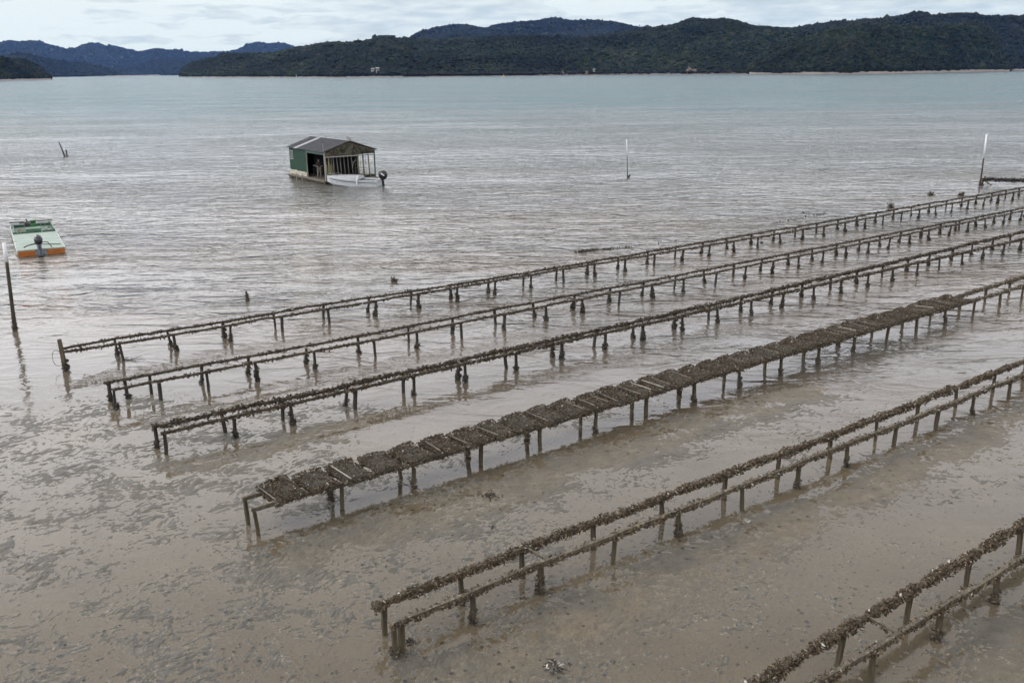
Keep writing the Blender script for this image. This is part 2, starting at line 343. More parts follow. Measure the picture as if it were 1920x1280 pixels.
df = nt.nodes.new('ShaderNodeBsdfDiffuse'); nt.links.new(silt, df.inputs[0]); nt.links.new(bn.outputs[0], df.inputs['Normal'])
tr = nt.nodes.new('ShaderNodeBsdfTransparent'); tr.inputs[0].default_value = (.95, .92, .86, 1)
m1 = nt.nodes.new('ShaderNodeMixShader'); nt.links.new(attr(nt, 'turb'), m1.inputs[0]); nt.links.new(tr.outputs[0], m1.inputs[1]); nt.links.new(df.outputs[0], m1.inputs[2])
gl = nt.nodes.new('ShaderNodeBsdfGlossy'); nt.links.new(mathn(nt, 'MULTIPLY_ADD', attr(nt, 'far'), .06, .03), gl.inputs['Roughness']); nt.links.new(bn.outputs[0], gl.inputs['Normal'])
fr = nt.nodes.new('ShaderNodeFresnel'); fr.inputs[0].default_value = 1.33; nt.links.new(bn.outputs[0], fr.inputs['Normal'])
m2 = nt.nodes.new('ShaderNodeMixShader'); nt.links.new(mathn(nt, 'MULTIPLY', fr.outputs[0], mathn(nt, 'MULTIPLY_ADD', attr(nt, 'chop'), -.34, 1.0)), m2.inputs[0]); nt.links.new(m1.outputs[0], m2.inputs[1]); nt.links.new(gl.outputs[0], m2.inputs[2])
nt.links.new(m2.outputs[0], out.inputs[0])
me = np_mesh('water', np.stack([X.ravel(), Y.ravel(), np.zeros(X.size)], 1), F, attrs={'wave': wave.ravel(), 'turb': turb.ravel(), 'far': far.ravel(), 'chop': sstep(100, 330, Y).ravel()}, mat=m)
tag(link('water', me), kind='structure')

# ------------------------------------------------------------------ hills, forest, beaches
def ico(sub):
    import bmesh
    bm = bmesh.new(); bmesh.ops.create_icosphere(bm, subdivisions=sub, radius=1)
    V = np.array([v.co[:] for v in bm.verts]); F = np.array([[v.index for v in f.verts] for f in bm.faces]); bm.free(); return V, F
ICO1, ICO2 = ico(1), ico(2)
def blobs(pos, rad, tint, ic, flat=.85, rough=.28, seed=0, sink=0.0):
    """many crowns, each an uneven lump, merged"""
    rg = np.random.default_rng(seed); V0, F0 = ic; nv = len(V0); n = len(pos); var = []
    for k in range(10):
        q = V0 * (1 + rough * rg.normal(size=(nv, 1)).clip(-1.6, 1.6)); var.append(q)
    var = np.array(var)[rg.integers(0, 10, n)]
    a = rg.uniform(0, 2 * PI, n); ca, sa = np.cos(a)[:, None], np.sin(a)[:, None]
    x = var[:, :, 0] * ca - var[:, :, 1] * sa; y = var[:, :, 0] * sa + var[:, :, 1] * ca
    V = np.stack([x * rad[:, None], y * rad[:, None], var[:, :, 2] * rad[:, None] * flat], -1) + pos[:, None, :]
    Fs = (F0[None] + (np.arange(n) * nv)[:, None, None]).reshape(-1, 3)
    col = np.ones((n, nv, 4)); col[:, :, :3] = tint[:, None, :]
    return V.reshape(-1, 3), Fs, col.reshape(-1, 4)
m, nt, out = new_mat('forest canopy'); t = attr(nt, 'tint', 'Color')
n = noise(nt, geopos(nt), .22, 4, .7)
principled(nt, out, mixc(nt, 1.0, t, mixc(nt, ramp(nt, n, [(.3, 0.), (.7, 1.)]), (.055, .06, .055), (.44, .45, .41)), 'MULTIPLY'), .9, .1)
M['canopy'] = m
m, nt, out = new_mat('hill ground'); pos = geopos(nt)
principled(nt, out, mixc(nt, noise(nt, pos, .02, 5, .7), (.010, .013, .009), (.030, .034, .022)), .95, .1); M['hill'] = m
m, nt, out = new_mat('shore sand'); pos = geopos(nt); sx = nt.nodes.new('ShaderNodeSeparateXYZ'); nt.links.new(pos, sx.inputs[0])
zf = mathn(nt, 'ADD', sx.outputs[2], mathn(nt, 'MULTIPLY_ADD', noise(nt, pos, .03, 3), 1.6, -.8))
principled(nt, out, mixc(nt, ramp(nt, mathn(nt, 'MULTIPLY', zf, .3), [(.22, 0.), (.38, 1.)]), (.045, .034, .027), mixc(nt, noise(nt, pos, .05, 4, .6), (.07, .058, .045), (.19, .165, .135))), .8, .3); M['sand'] = m
M['tidal'] = weathered('dark tidal flat', (.035, .026, .021), (.085, .066, .052), .06, .7, c3=(.16, .13, .11), b=.3)

def interp(pts, x):
    a = np.array(sorted(pts)); return np.interp(x, a[:, 0], a[:, 1])
def hill(name, sky_pts, dist_pts, depth, shore_z, seed, crown_r, n_crowns, palette, label, relief=.12, ic=ICO1, step=3.0, prof=1.0, beach=None, ground='hill', xr=None):
    """terrain whose crest follows a surveyed skyline; dist_pts = distance of its foot, depth = foot to crest"""
    rg = np.random.default_rng(seed); x0, x1 = xr or (sky_pts[0][0], sky_pts[-1][0])
    xs = np.arange(x0, x1 + step, step); ysky = interp(sky_pts, xs)
    dirs = np.array([ray(a, b) for a, b in zip(xs, ysky)]); hl = np.hypot(dirs[:, 0], dirs[:, 1])
    ux, uy, sl = dirs[:, 0] / hl, dirs[:, 1] / hl, dirs[:, 2] / hl
    D = interp(dist_pts, xs); D = D + fbm(xs / 60., xs * 0., 3, seed) * depth * .07
    nt_ = 46; T = np.linspace(0, 1.6, nt_)
    crest = CAM_H + sl * (D + depth) - crown_r * 1.25
    crest = np.maximum(crest, shore_z * .6)
    t = T[None, :]; Rr = D[:, None] + t * depth
    up = np.clip(t, 0, 1) ** prof; up = up * (1.0 - .0) ; fall = np.clip((t - 1) / .6, 0, 1)
    P = np.where(t <= 1, np.sin(up * PI / 2) ** 1.15, 1 - fall * .8)
    PX, PY = ux[:, None] * Rr, uy[:, None] * Rr
    rel = fbm(PX / (depth * .55), PY / (depth * .55), 4, seed + 3, .55)
    env = np.sin(np.clip(t, 0, 1) * PI) ** .8
    Zh = shore_z + (crest[:, None] - shore_z) * P * (1 + relief * 2.2 * rel * env)
    lim = CAM_H + sl[:, None] * Rr - crown_r * .8                       # nothing rises over the surveyed crest line
    Zh = np.where(t < .98, np.minimum(Zh, np.maximum(lim, shore_z * .5)), Zh)
    Zh[:, 0] = -.5
    na = len(xs); idx = np.arange(na * nt_).reshape(na, nt_)
    Fq = np.stack([idx[:-1, :-1], idx[1:, :-1], idx[1:, 1:], idx[:-1, 1:]], -1).reshape(-1, 4)
    me = np_mesh(name, np.stack([PX.ravel(), PY.ravel(), Zh.ravel()], 1), Fq, mat=M[ground])
    tag(link(name, me), kind='structure')
    # crowns
    fi = rg.uniform(0, na - 1.001, n_crowns); ft = rg.uniform(.012, 1.04, n_crowns) ** 1.0 / 1.6 * (nt_ - 1)
    ncrest = n_crowns // 7; ft[:ncrest] = rg.uniform(.93, 1.03, ncrest) / 1.6 * (nt_ - 1)
    nfoot = n_crowns // 9; ft[ncrest:ncrest + nfoot] = rg.uniform(.012, .06, nfoot) / 1.6 * (nt_ - 1)
    i = fi.astype(int); j = np.minimum(ft.astype(int), nt_ - 2); a = fi - i; b = ft - j
    def bl(A): return A[i, j] * (1 - a) * (1 - b) + A[i + 1, j] * a * (1 - b) + A[i, j + 1] * (1 - a) * b + A[i + 1, j + 1] * a * b
    px, py, pz = bl(PX), bl(PY), bl(Zh); rad = crown_r * rg.lognormal(0, .28, n_crowns)
    ok = pz > -.2
    pos = np.stack([px, py, pz + rad * .45], 1)[ok]; rad = rad[ok]
    zone = fbm(px / (depth * .25), py / (depth * .25), 3, seed + 9)[ok]; k = len(palette)
    sel = np.clip(((zone * .5 + .5) * k + rg.normal(0, .8, len(rad))).astype(int), 0, k - 1)
    tint = np.array(palette)[sel] * rg.uniform(.6, 1.45, (len(rad), 1)) * (1 + .45 * np.clip(fbm(px / (depth * .6), py / (depth * .6), 3, seed + 21)[ok], -1, 1.2))[:, None]
    V, Ff, col = blobs(pos, rad, tint, ic, seed=seed)
    me = np_mesh('forest', V, Ff, attrs={'tint': col}, smooth=False, mat=M['canopy'])
    tag(link('forest', me), label, kind='stuff', cat='forest')
    return dict(xs=xs, D=D, ux=ux, uy=uy, PX=PX, PY=PY, Z=Zh)
G_NEAR = [(.012, .017, .010), (.028, .042, .020), (.048, .060, .026), (.022, .044, .024), (.075, .085, .048)]
G_DARK = [(.016, .022, .013), (.026, .034, .020), (.044, .050, .028)]

E_ = [(-60, 84), (0, 80), (10, 77.5), (23, 76), (37, 79), (58, 77), (72, 77.5), (83, 81.7), (107, 87.5), (125, 92), (143, 90), (157, 84), (173, 81.7), (183, 82.5), (200, 87.5), (217, 86.7), (233, 91), (258, 96.7), (270, 96), (285, 92), (297, 91), (320, 95), (329, 93), (357, 99), (407, 97.5), (424, 98), (449, 92), (470, 82), (482, 80), (503, 83), (524, 81.5), (541, 84), (555, 90), (590, 99), (640, 108)]
hill('mountains', E_, [(-60, 8600), (640, 8600)], 1500, 3, 101, 9, 14000, G_DARK, 'blue hazy wooded mountain range at far left horizon', relief=.10, step=4)
F_ = [(120, 138), (170, 131), (215, 127), (250, 123), (275, 116), (300, 111), (316, 110), (340, 116), (352, 111), (372, 109), (385, 112), (430, 122), (470, 132)]
hill('hill', F_, [(120, 7000), (470, 7000)], 900, 2, 105, 8, 6000, G_DARK, 'blue-grey wooded foothill in front of the hazy mountain range', relief=.10, step=4)
G_ = [(-60, 112), (-20, 106), (0, 106), (12, 104), (27, 101.7), (42, 101), (57, 102.5), (73, 108), (100, 113), (133, 117.5), (167, 121), (197, 126.7), (217, 134), (226, 140.3)]
hill('hill', G_, [(-60, 4700), (226, 5400)], 600, 2, 111, 5.5, 9000, G_DARK, 'dark wooded point behind the small left headland', relief=.12, step=2.5)
I_ = [(-60, 103), (-20, 108), (0, 111), (22, 114), (40, 115), (53, 118), (67, 124), (78, 131), (84, 140), (92, 148.3)]
hill('headland', I_, [(-60, 1950), (92, 2150)], 160, 3.5, 117, 3.3, 5000, G_NEAR, 'small dark wooded headland at the left edge', relief=.12, ic=ICO2, step=1.0, ground='hill')
D_ = [(700, 84), (740, 77), (767, 71.7), (787, 61.7), (820, 53), (845, 48.5), (860, 47.7), (873, 48), (887, 50), (903, 54), (915, 53), (927, 48), (950, 45), (973, 43.3), (1007, 41), (1023, 36.7), (1047, 35), (1070, 39), (1107, 39), (1147, 42.7), (1173, 47), (1193, 52.7), (1217, 51.7), (1250, 60), (1300, 72)]
hill('hill', D_, [(700, 4300), (1300, 4300)], 900, 60, 123, 5.5, 18000, G_DARK, 'blue-green wooded hill rising behind the middle of the shore', relief=.16, step=3)
C_ = [(1440, 70), (1479, 57), (1500, 53), (1513, 49.5), (1568, 41), (1587, 44), (1616, 40), (1642, 40), (1675, 35.3), (1703, 30), (1719, 25.5), (1735, 27), (1747, 31), (1770, 29), (1795, 26.6), (1828, 29), (1854, 33.6), (1880, 32), (1920, 31), (1990, 36)]
hill('hill', C_, [(1440, 2350), (1870, 2450), (1990, 2600)], 650, 2.5, 129, 3.9, 20000, G_DARK, 'dark forested ridge highest at upper right of the view', relief=.20, ic=ICO1, step=2)
A_ = [(337, 141), (341, 129), (352, 123), (361, 119), (380, 113), (403, 109), (420, 104), (437, 101.7), (465, 102), (493, 102.7), (518, 100.6), (551, 92.3), (580, 88), (600, 83), (615, 81), (640, 82), (672, 81), (695, 75.6), (703, 71.5), (712, 69.4), (728, 70), (742, 73), (760, 72.5), (790, 77), (830, 76), (870, 73), (887, 71.7), (927, 69), (1000, 70), (1040, 70), (1083, 73), (1105, 73), (1123, 71), (1150, 66), (1173, 61.7), (1200, 57), (1223, 54), (1250, 51), (1262, 49), (1277, 43), (1292, 36.5), (1310, 35), (1330, 36.5), (1347, 35.6), (1371, 35.6), (1395, 42.8), (1424, 51), (1450, 53), (1479, 56), (1500, 57), (1540, 66), (1600, 85), (1680, 110)]
hA = hill('hill', A_, [(337, 2900), (420, 2350), (560, 2000), (640, 1800), (800, 1800), (1000, 1850), (1200, 1900), (1365, 1850), (1680, 2000)], 620, 3.5, 135, 3.2, 62000, G_NEAR, 'long dark green forested hill running along the middle far shore', relief=.20, ic=ICO1, step=1.6)
B_ = [(1405, 132), (1420, 118), (1440, 102), (1465, 88), (1490, 76), (1520, 66), (1560, 60), (1600, 54), (1640, 50), (1660, 48), (1680, 52), (1720, 55), (1760, 56), (1800, 50), (1822, 44), (1840, 48), (1858, 62), (1872, 84), (1884, 108), (1893, 127)]
hB = hill('headland', B_, [(1405, 1680), (1500, 1560), (1600, 1500), (1700, 1560), (1893, 2050)], 330, 3.5, 141, 3.3, 26000, [(.016, .024, .012), (.032, .048, .022), (.050, .064, .028), (.024, .046, .022), (.070, .076, .038)], 'olive green forested headland on the right far shore', relief=.18, ic=ICO2, step=1.4)

def shore(name, pts, matname, width=22, hz=2.5, lip=1.0):
    """a low beach along the water's edge, built in front of the hill foot"""
    xs = np.arange(pts[0][0], pts[-1][0] + 2, 2.0); D = interp(pts, xs); D = D + fbm(xs / 23., xs * 0, 3, 77) * 12
    V = []; 
    prof = [(-lip * 26, -.6), (-6, .25 * hz), (width * .5, .72 * hz), (width, hz), (width + 60, hz + .8)]
    d = np.array([ray(a, 135.) for a in xs]); hl = np.hypot(d[:, 0], d[:, 1]); ux, uy = d[:, 0] / hl, d[:, 1] / hl
    G = np.array([[(ux[i] * (D[i] + a), uy[i] * (D[i] + a), b * (1 + .5 * perm_noise(np.array([xs[i] / 9.]), np.array([float(k)]), 3)[0]) if b > 0 else b) for k, (a, b) in enumerate(prof)] for i in range(len(xs))])
    n, k = G.shape[:2]; idx = np.arange(n * k).reshape(n, k)
    Fq = np.stack([idx[:-1, :-1], idx[1:, :-1], idx[1:, 1:], idx[:-1, 1:]], -1).reshape(-1, 4)
    tag(link(name, np_mesh(name, G.reshape(-1, 3), Fq, mat=M[matname])), kind='structure')
shore('beach', [(1405, 1650), (1500, 1530), (1600, 1470), (1700, 1530), (1893, 2000)], 'sand', 26, 3.6)
shore('beach', [(336, 2850), (420, 2300), (560, 1950), (640, 1745), (700, 1760)], 'tidal', 20, 1.5, .4)
shore('beach', [(700, 1755), (800, 1755), (1000, 1790), (1200, 1840), (1365, 1790), (1420, 1660)], 'tidal', 30, 2.2)
shore('beach', [(-60, 1905), (60, 2040), (94, 2110)], 'tidal', 26, 2.6)
shore('beach', [(96, 5200), (226, 5300), (300, 6800)], 'tidal', 40, 4.0)
shore('beach', [(1872, 2280), (1990, 2400)], 'sand', 26, 3.0)

# mangrove fringe below the middle hill
n = 900; fx = RNG.uniform(755, 1010, n); fx[600:] = RNG.uniform(1010, 1500, 300); DD = interp([(755, 1770), (1000, 1806), (1200, 1855), (1365, 1806), (1500, 1550)], fx) + RNG.uniform(-10, 10, n)
d = np.array([ray(a, 135.) for a in fx]); hl = np.hypot(d[:, 0], d[:, 1]); rad = RNG.uniform(2.2, 3.6, n)
pos = np.stack([d[:, 0] / hl * DD, d[:, 1] / hl * DD, 2.6 + rad * .6], 1)
V, Ff, col = blobs(pos, rad, np.array([(.050, .055, .042)]) * RNG.uniform(.6, 1.3, (n, 1)), ICO1, seed=5)
tag(link('mangroves', np_mesh('mangroves', V, Ff, attrs={'tint': col}, smooth=False, mat=M['canopy'])), 'low grey-green mangrove fringe along the far shore', kind='stuff', cat='mangroves')

# trees that stand clear of the woods
def far_tree(xb, yb, yt, Y, rpx, label, kind='pine', trunkcol='trunk'):
    b = at(xb, yb, Y); t = at(xb, yt, Y); hgt = t[2] - b[2]; r = rpx * Y / FPX
    o = empty('pine_tree' if kind == 'pine' else 'gum_tree', tuple(b)); tag(o, label, 'tree', 'trees standing clear of the far woods')
    MB().tube([(0, 0, -.35 * hgt), (.01 * hgt, 0, hgt * .5), (0, .01 * hgt, hgt * .93)], [hgt * .03, hgt * .02, hgt * .006], 6).build('trunk', M[trunkcol], o)
    rg = np.random.default_rng(int(xb)); n = 70
    if kind == 'pine':
        h = rg.uniform(.18, 1.0, n); rr = r * (1.08 - h) * rg.uniform(.35, 1.0, n); a = rg.uniform(0, 2 * PI, n)
        pos = np.stack([np.cos(a) * rr, np.sin(a) * rr, h * hgt], 1); rad = hgt * .055 * rg.uniform(.6, 1.5, n) * (1.25 - h * .7)
    else:
        cl = rg.normal(0, .38, (9, 3)) * [r, r, hgt * .2] + [0, 0, hgt * .72]; pos = cl[rg.integers(0, 9, n)] + rg.normal(0, .2, (n, 3)) * r; rad = r * .28 * rg.uniform(.5, 1.3, n)
    V, Ff, col = blobs(pos, rad, np.array([(.022, .028, .018) if kind == 'pine' else (.045, .052, .032)]) * rg.uniform(.6, 1.4, (n, 1)), ICO1, flat=.6, seed=int(xb))
    link('crown', np_mesh('crown', V, Ff, attrs={'tint': col}, smooth=False, mat=M['canopy']), o)
for a in ((672, 83, 71.5, 2330, 3.2, 'lone pointed pine on the skyline left of the middle hill', 'pine'),
          (1616, 42, 33, 2950, 3.5, 'dark pine breaking the skyline on the upper right ridge', 'pine'),
          (1598, 45, 36, 2960, 3.2, 'thinner pine just left of the dark skyline pine at upper right', 'pine'),
          (1424, 52, 45.5, 2450, 2.0, 'small spire-shaped tree on the right slope of the middle hilltop', 'pine'),
          (1199, 55, 47, 5150, 4.5, 'pointed tree in the dip between the far hill and the middle hilltop', 'pine'),
          (1212, 55, 49, 5150, 5, 'rounded tree in the dip right of the pointed tree', 'gum'),
          (705, 75, 69.5, 2400, 3.2, 'broad rounded tree on the shoulder right of the lone pine', 'gum'),
          (729, 74, 69.0, 2400, 2.8, 'second rounded tree on the shoulder right of the lone pine', 'gum'),
          (1583, 45, 37, 2960, 5, 'airy grey-green tree on the skyline at the left of the upper right ridge', 'gum'),
          (1352, 42, 33.5, 2400, 5, 'windswept dark tree on top of the middle hilltop', 'gum'),
          (1820, 122, 44, 1930, 9, 'tall pale-stemmed gum rising near the right end of the headland', 'gum'),
          (1838, 124, 58, 1950, 8, 'tall gum with thin crown right of the tallest pale-stemmed gum', 'gum'),
          (1795, 124, 68, 1850, 9, 'gum with bare stem left of the tallest pale-stemmed gum', 'gum'),
          (1862, 126, 86, 1980, 8, 'shorter yellow-green gum at the foot of the right headland end', 'gum'),
          (1660, 92, 46, 1800, 12, 'dark dome-headed tree crowning the olive headland', 'gum')): far_tree(*a)

# clay banks at the waterline
def clay(xc, yb, wpx, hpx, Y, label):
    b = at(xc, yb, Y); w_, h_ = wpx * Y / FPX, hpx * Y / FPX; V0, F0 = ICO2
    V = V0 * [w_ / 2, w_ * .35, h_]; V[:, 0] += fbm(V0[:, 0] * 2 + xc, V0[:, 2] * 2, 2, 8) * w_ * .12; V[:, :2] *= (1.15 - .8 * np.clip(V0[:, 2:3], 0, 1)); V[:, 2] = np.where(V[:, 2] < 0, V[:, 2] * .3, V[:, 2] * (1 + .35 * perm_noise(V0[:, 0] * 3 + xc, V0[:, 1] * 3, 4)))
    o = link('clay_bank', np_mesh('clay_bank', V, F0, mat=M['clay']), None, tuple(b)); tag(o, label, 'clay bank', 'clay banks at the far waterline')
clay(1292, 136.5, 17, 10, 1810, 'pyramid-shaped bare clay bank at the foot of the middle hill')
clay(1302, 136.5, 16, 7, 1812, 'low reddish clay slope just right of the pyramid-shaped clay bank')
clay(1100, 139, 5, 6, 1815, 'small orange clay face above the dark tidal flat')
clay(1055, 139, 7, 6, 1815, 'pale clay face left of the small orange one')
clay(1068, 139.5, 7, 4, 1815, 'lower pale clay face beside the small orange one')
clay(592, 141, 7, 5, 1925, 'pale bare patch on the shore left of the white house')
clay(636, 142, 6, 4, 1800, 'reddish bare patch below the lone pine')
clay(1614, 134, 9, 5, 1500, 'orange clay scar behind the left part of the sandy beach')
clay(1661, 133, 7, 4, 1540, 'small clay scar behind the middle of the sandy beach')
clay(1820, 128.5, 12, 5, 1860, 'orange clay scar behind the right end of the sandy beach')

def house(xc, yb, Y, wm, dm, hm, rot, label, group=None):
    b = at(xc, yb, Y); o = empty('house', tuple(b), rot); tag(o, label, 'house')
    MB().box((0, 0, hm / 2 - 2), (wm, dm, hm + 4)).build('wall', M['house_wall'], o)
    r = MB(); e = .6; x, y = wm / 2 + e, dm / 2 + e
    r.add([(-x, -y, hm - .1), (x, -y, hm - .1), (x, y, hm - .1), (-x, y, hm - .1), (-x * .9, 0, hm + dm * .28), (x * .9, 0, hm + dm * .28)], [(0, 1, 5, 4), (2, 3, 4, 5), (1, 2, 5), (3, 0, 4), (0, 3, 2, 1)]); r.build('roof', M['house_roof'], o)
    for k in (-.28, .05, .32):
        f = MB().box((wm * k, -dm / 2 - .04, hm * .55), (1.5, .08, 1.3)).build('window', M['window'], o)
        MB().box((wm * k, -dm / 2 - .1, hm * .55), (.08, .06, 1.3)).build('mullion', M['house_wall'], f)
    MB().box((wm * .18, -dm / 2 - .04, 1.0), (1.0, .08, 2.1)).build('door', M['iron'], o)
house(708, 133.5, 1806, 6.5, 5, 5.2, .15, 'white house among trees on the left far shore, taller of the pair')
house(699, 131.5, 1830, 6, 4, 2.4, -.1, 'low pale house left of the taller white house')
house(728, 139, 1800, 5, 4, 3.2, .3, 'small pale shed at the water below the white house')
house(1114, 134.5, 1840, 3.5, 3, 4.2, .3, 'tiny white shed beside the small orange clay face')
house(10, 107.5, 5050, 22, 10, 7, .1, 'long pale building on the ridge behind the left headland')
house(1398, 135.5, 1760, 12, 4, 1.6, .05, 'long low pale shed left of the sandy beach')
o = MB().tube([(0, 0, -1), (0, 0, 3.6)], [.55, .25], 8).build('marker_post', M['white_paint']); o.location = at(555.5, 143.5, 1900); tag(o, 'white marker post on the left far shore', 'marker')
o = empty('channel_marker', tuple(gp(944.5, 144.6))); tag(o, 'yellow channel marker standing off the middle far shore', 'marker')
MB().tube([(0, 0, -1), (0, 0, 1.2), (0, 0, 3.2), (0, 0, 3.4)], [1.5, 1.4, .5, .2], 10).build('float_body', M['buoy_yellow'], o)
MB().box((0, 0, 4.1), (.9, .9, 1.2)).build('topmark', M['buoy_yellow'], o)

# ------------------------------------------------------------------ oyster shells
SH_V = np.array([(0, 0, .32)] + [(math.cos(a) * q, math.sin(a) * q, .05 * ((-1) ** k)) for k, (a, q) in enumerate(zip(np.linspace(0, 2 * PI, 8)[:-1], (1.1, .8, .7, .9, 1.15, .75, .85)))] + [(0, 0, -.22)])
SH_F = np.array([(0, 1 + k, 1 + (k + 1) % 7) for k in range(7)] + [(8, 1 + (k + 1) % 7, 1 + k) for k in range(7)])
def shells(pos, size, normal=None, seed=0, pale=.03, base=(.078, .056, .032)):
    rg = np.random.default_rng(seed); n = len(pos); nv = len(SH_V)
    q = rg.normal(size=(n, 4)); q /= np.linalg.norm(q, axis=1)[:, None]; a, b, c, d = q.T
    Rm = np.stack([1 - 2 * (c * c + d * d), 2 * (b * c - a * d), 2 * (b * d + a * c), 2 * (b * c + a * d), 1 - 2 * (b * b + d * d), 2 * (c * d - a * b), 2 * (b * d - a * c), 2 * (c * d + a * b), 1 - 2 * (b * b + c * c)], 1).reshape(n, 3, 3)
    sc = np.stack([size * rg.uniform(.75, 1.15, n), size * rg.uniform(.5, .85, n), size * rg.uniform(.6, 1.2, n)], 1)
    v = SH_V[None] * (1 + rg.normal(0, .16, (n, nv, 1))) * sc[:, None, :]
    V = np.einsum('nij,nkj->nki', Rm, v) + pos[:, None, :]
    Fs = (SH_F[None] + (np.arange(n) * nv)[:, None, None]).reshape(-1, 3)
    t = np.array(base)[None] * rg.lognormal(-.05, .38, (n, 1)) * (1 + rg.normal(0, .06, (n, 3)))
    pm = rg.uniform(size=n) < pale; t[pm] = np.array([(.36, .33, .28)]) * rg.uniform(.6, 1.3, (pm.sum(), 1))
    col = np.ones((n, nv, 4)); col[:, :, :3] = t[:, None, :]; col[:, 0, :3] *= 1.25
    return V.reshape(-1, 3), Fs, col.reshape(-1, 4)
def shell_mesh(name, pos, size, mat, **kw):
    V, Fs, col = shells(pos, size, **kw); return np_mesh(name, V, Fs, attrs={'tint': col}, smooth=False, mat=mat)

# shared post and cluster meshes (each post becomes an object of its own)
def post_mesh(k, mat, wdt=.088):
    rg = random.Random(k); mb = MB(); secs = []
    for z in (-.45, 0.0, .2, .4, .58):
        r_ = wdt / 2 * (1 + rg.uniform(-.08, .08)) * 1.25; cx, cy_ = rg.uniform(-.006, .006), rg.uniform(-.006, .006)
        secs.append([(cx + r_ * math.cos(t), cy_ + r_ * math.sin(t), z) for t in [PI / 4 + PI / 2 * q + rg.uniform(-.06, .06) for q in range(4)]])
    mb.loft(secs, closed=True); return mb.mesh('post', mat)
POSTS = {d: [post_mesh(k, M['post_dark' if d else 'post']) for k in range(4)] for d in (0, 1)}
def cluster_mesh(k, dark):
    rg = np.random.default_rng(300 + k); hmax = (.16, .24, .34, .2, .42, .28)[k % 6]; n = (70, 110, 140, 60, 150, 110)[k % 6]
    h = rg.beta(1.1, 1.6, n) * hmax; a = rg.uniform(0, 2 * PI, n); r = .042 + rg.uniform(0, .042, n) * (1 - h / hmax * .6)
    hc = rg.uniform(.05, hmax, 3); ac = rg.uniform(0, 2 * PI, 3)
    for q in range(3):
        s = slice(q * n // 6, (q + 1) * n // 6); h[s] = hc[q] + rg.normal(0, .03, len(h[s])); a[s] = ac[q] + rg.normal(0, .5, len(h[s])); r[s] += .016
    pos = np.stack([np.cos(a) * r, np.sin(a) * r, h - .02], 1)
    return shell_mesh('oyster_cluster', pos, rg.uniform(.022, .042, n), M['oyster_dark' if dark else 'oyster'], seed=k, pale=.03, base=(.06, .047, .033))
CLUST = {d: [cluster_mesh(k, d) for k in range(6)] for d in (0, 1)}

def fit_line(pts, z=.6):
    P = np.array([gp(*p, z)[:2] for p in pts]); return P
def along(P, s):
    """point on polyline P (sorted by s) at row coordinate s, extrapolating on the ends"""
    ss = P @ DS; nn = P @ DN; o = np.argsort(ss); ss, nn = ss[o], nn[o]
    n = np.interp(s, ss, nn); return DS * s + DN * n
def s_of_px(P, x):
    """row coordinate where the rail passes image column x"""
    ss = np.sort(P @ DS); lo, hi = ss[0] - 6, ss[-1] + 8
    for _ in range(40):
        mid = (lo + hi) / 2; q = along(P, mid); v = np.array([q[0], q[1], .6 - CAM_H]); xx = 960 + FPX * (v @ CR) / (v @ fw)
        if xx < x: lo = mid
        else: hi = mid
    return lo

def add_rail(root, P, s0, s1, dens, thick, seed, dark, rail_w=.05, pale=.04, gaps=.0, hang=0.0, bare=0.0):
    rg = np.random.default_rng(seed); rr = random.Random(seed); ss = np.arange(s0, s1 + .3, .3)
    wob = fbm(ss / 1.7, ss * 0 + seed, 2, seed) * .024; sag = fbm(ss / 1.95, ss * 0 + seed + 5, 2, seed + 1) * .028
    pts = [(*(along(P, s) + DN * wob[i]), .605 + sag[i]) for i, s in enumerate(ss)]
    MB().tube(pts, [rail_w * .74 * rr.uniform(.9, 1.08) for _ in pts], 4, flat=1.25).build('rail', M['rail_dark' if dark else 'rail'], root)
    L = s1 - s0 - bare; n = int(L * dens); s = rg.uniform(s0 + bare, s1, n)
    den = fbm(s / .55, s * 0 + seed * 3.1, 3, seed + 7) * .5 + .5; den = np.clip(den * 1.25, 0, 1.3)
    keep = rg.uniform(0, 1, n) < (1 - gaps) * np.clip(den + .35 * (1 - gaps), 0, 1); s = s[keep]; den = den[keep]; n = len(s)
    a = rg.normal(-.3 * PI if hang else .1, 1.9 if not hang else 1.1, n) if hang else rg.uniform(0, 2 * PI, n)
    if hang: a = rg.normal(-PI / 2, 1.25, n)
    r = .018 + rg.uniform(0, 1, n) ** .8 * thick * (.35 + den)
    base = np.array([along(P, q) for q in s]); zc = .605 + np.interp(s, ss, sag); nc = np.interp(s, ss, wob)
    base = base + DN[None] * (nc + np.cos(a) * r)[:, None]; pos = np.stack([base[:, 0], base[:, 1], zc + np.sin(a) * r], 1)
    me = shell_mesh('oyster_crust', pos, rg.uniform(.020, .042, n) * (1.35 if dark else 1.05), M['oyster_dark' if dark else 'oyster'], seed=seed, pale=pale)
    o = link('oyster_crust', me, root); o['kind'] = 'stuff'

def add_posts(root, P, ss, seed, dark, pc=.75, hscale=1.0):
    rr = random.Random(seed)
    for i, s in enumerate(ss):
        q = along(P, s); o = link('post', POSTS[dark][rr.randrange(4)], root)
        o.location = (q[0], q[1], rr.uniform(-.02, .0)); o.rotation_euler = (rr.gauss(0, .04), rr.gauss(0, .06), ROWA + rr.gauss(0, .2)); k = rr.uniform(.88, 1.12); o.scale = (k, k, hscale * rr.uniform(1.0, 1.07))
        if rr.random() < pc:
            c = link('oyster_cluster', CLUST[dark][rr.randrange(6)], o); c.rotation_euler = (0, 0, rr.uniform(0, 6.28)); c.scale = ((1.15, 1.15, rr.uniform(.8, 1.3)) if dark else (1, 1, rr.uniform(.7, 1.15)))

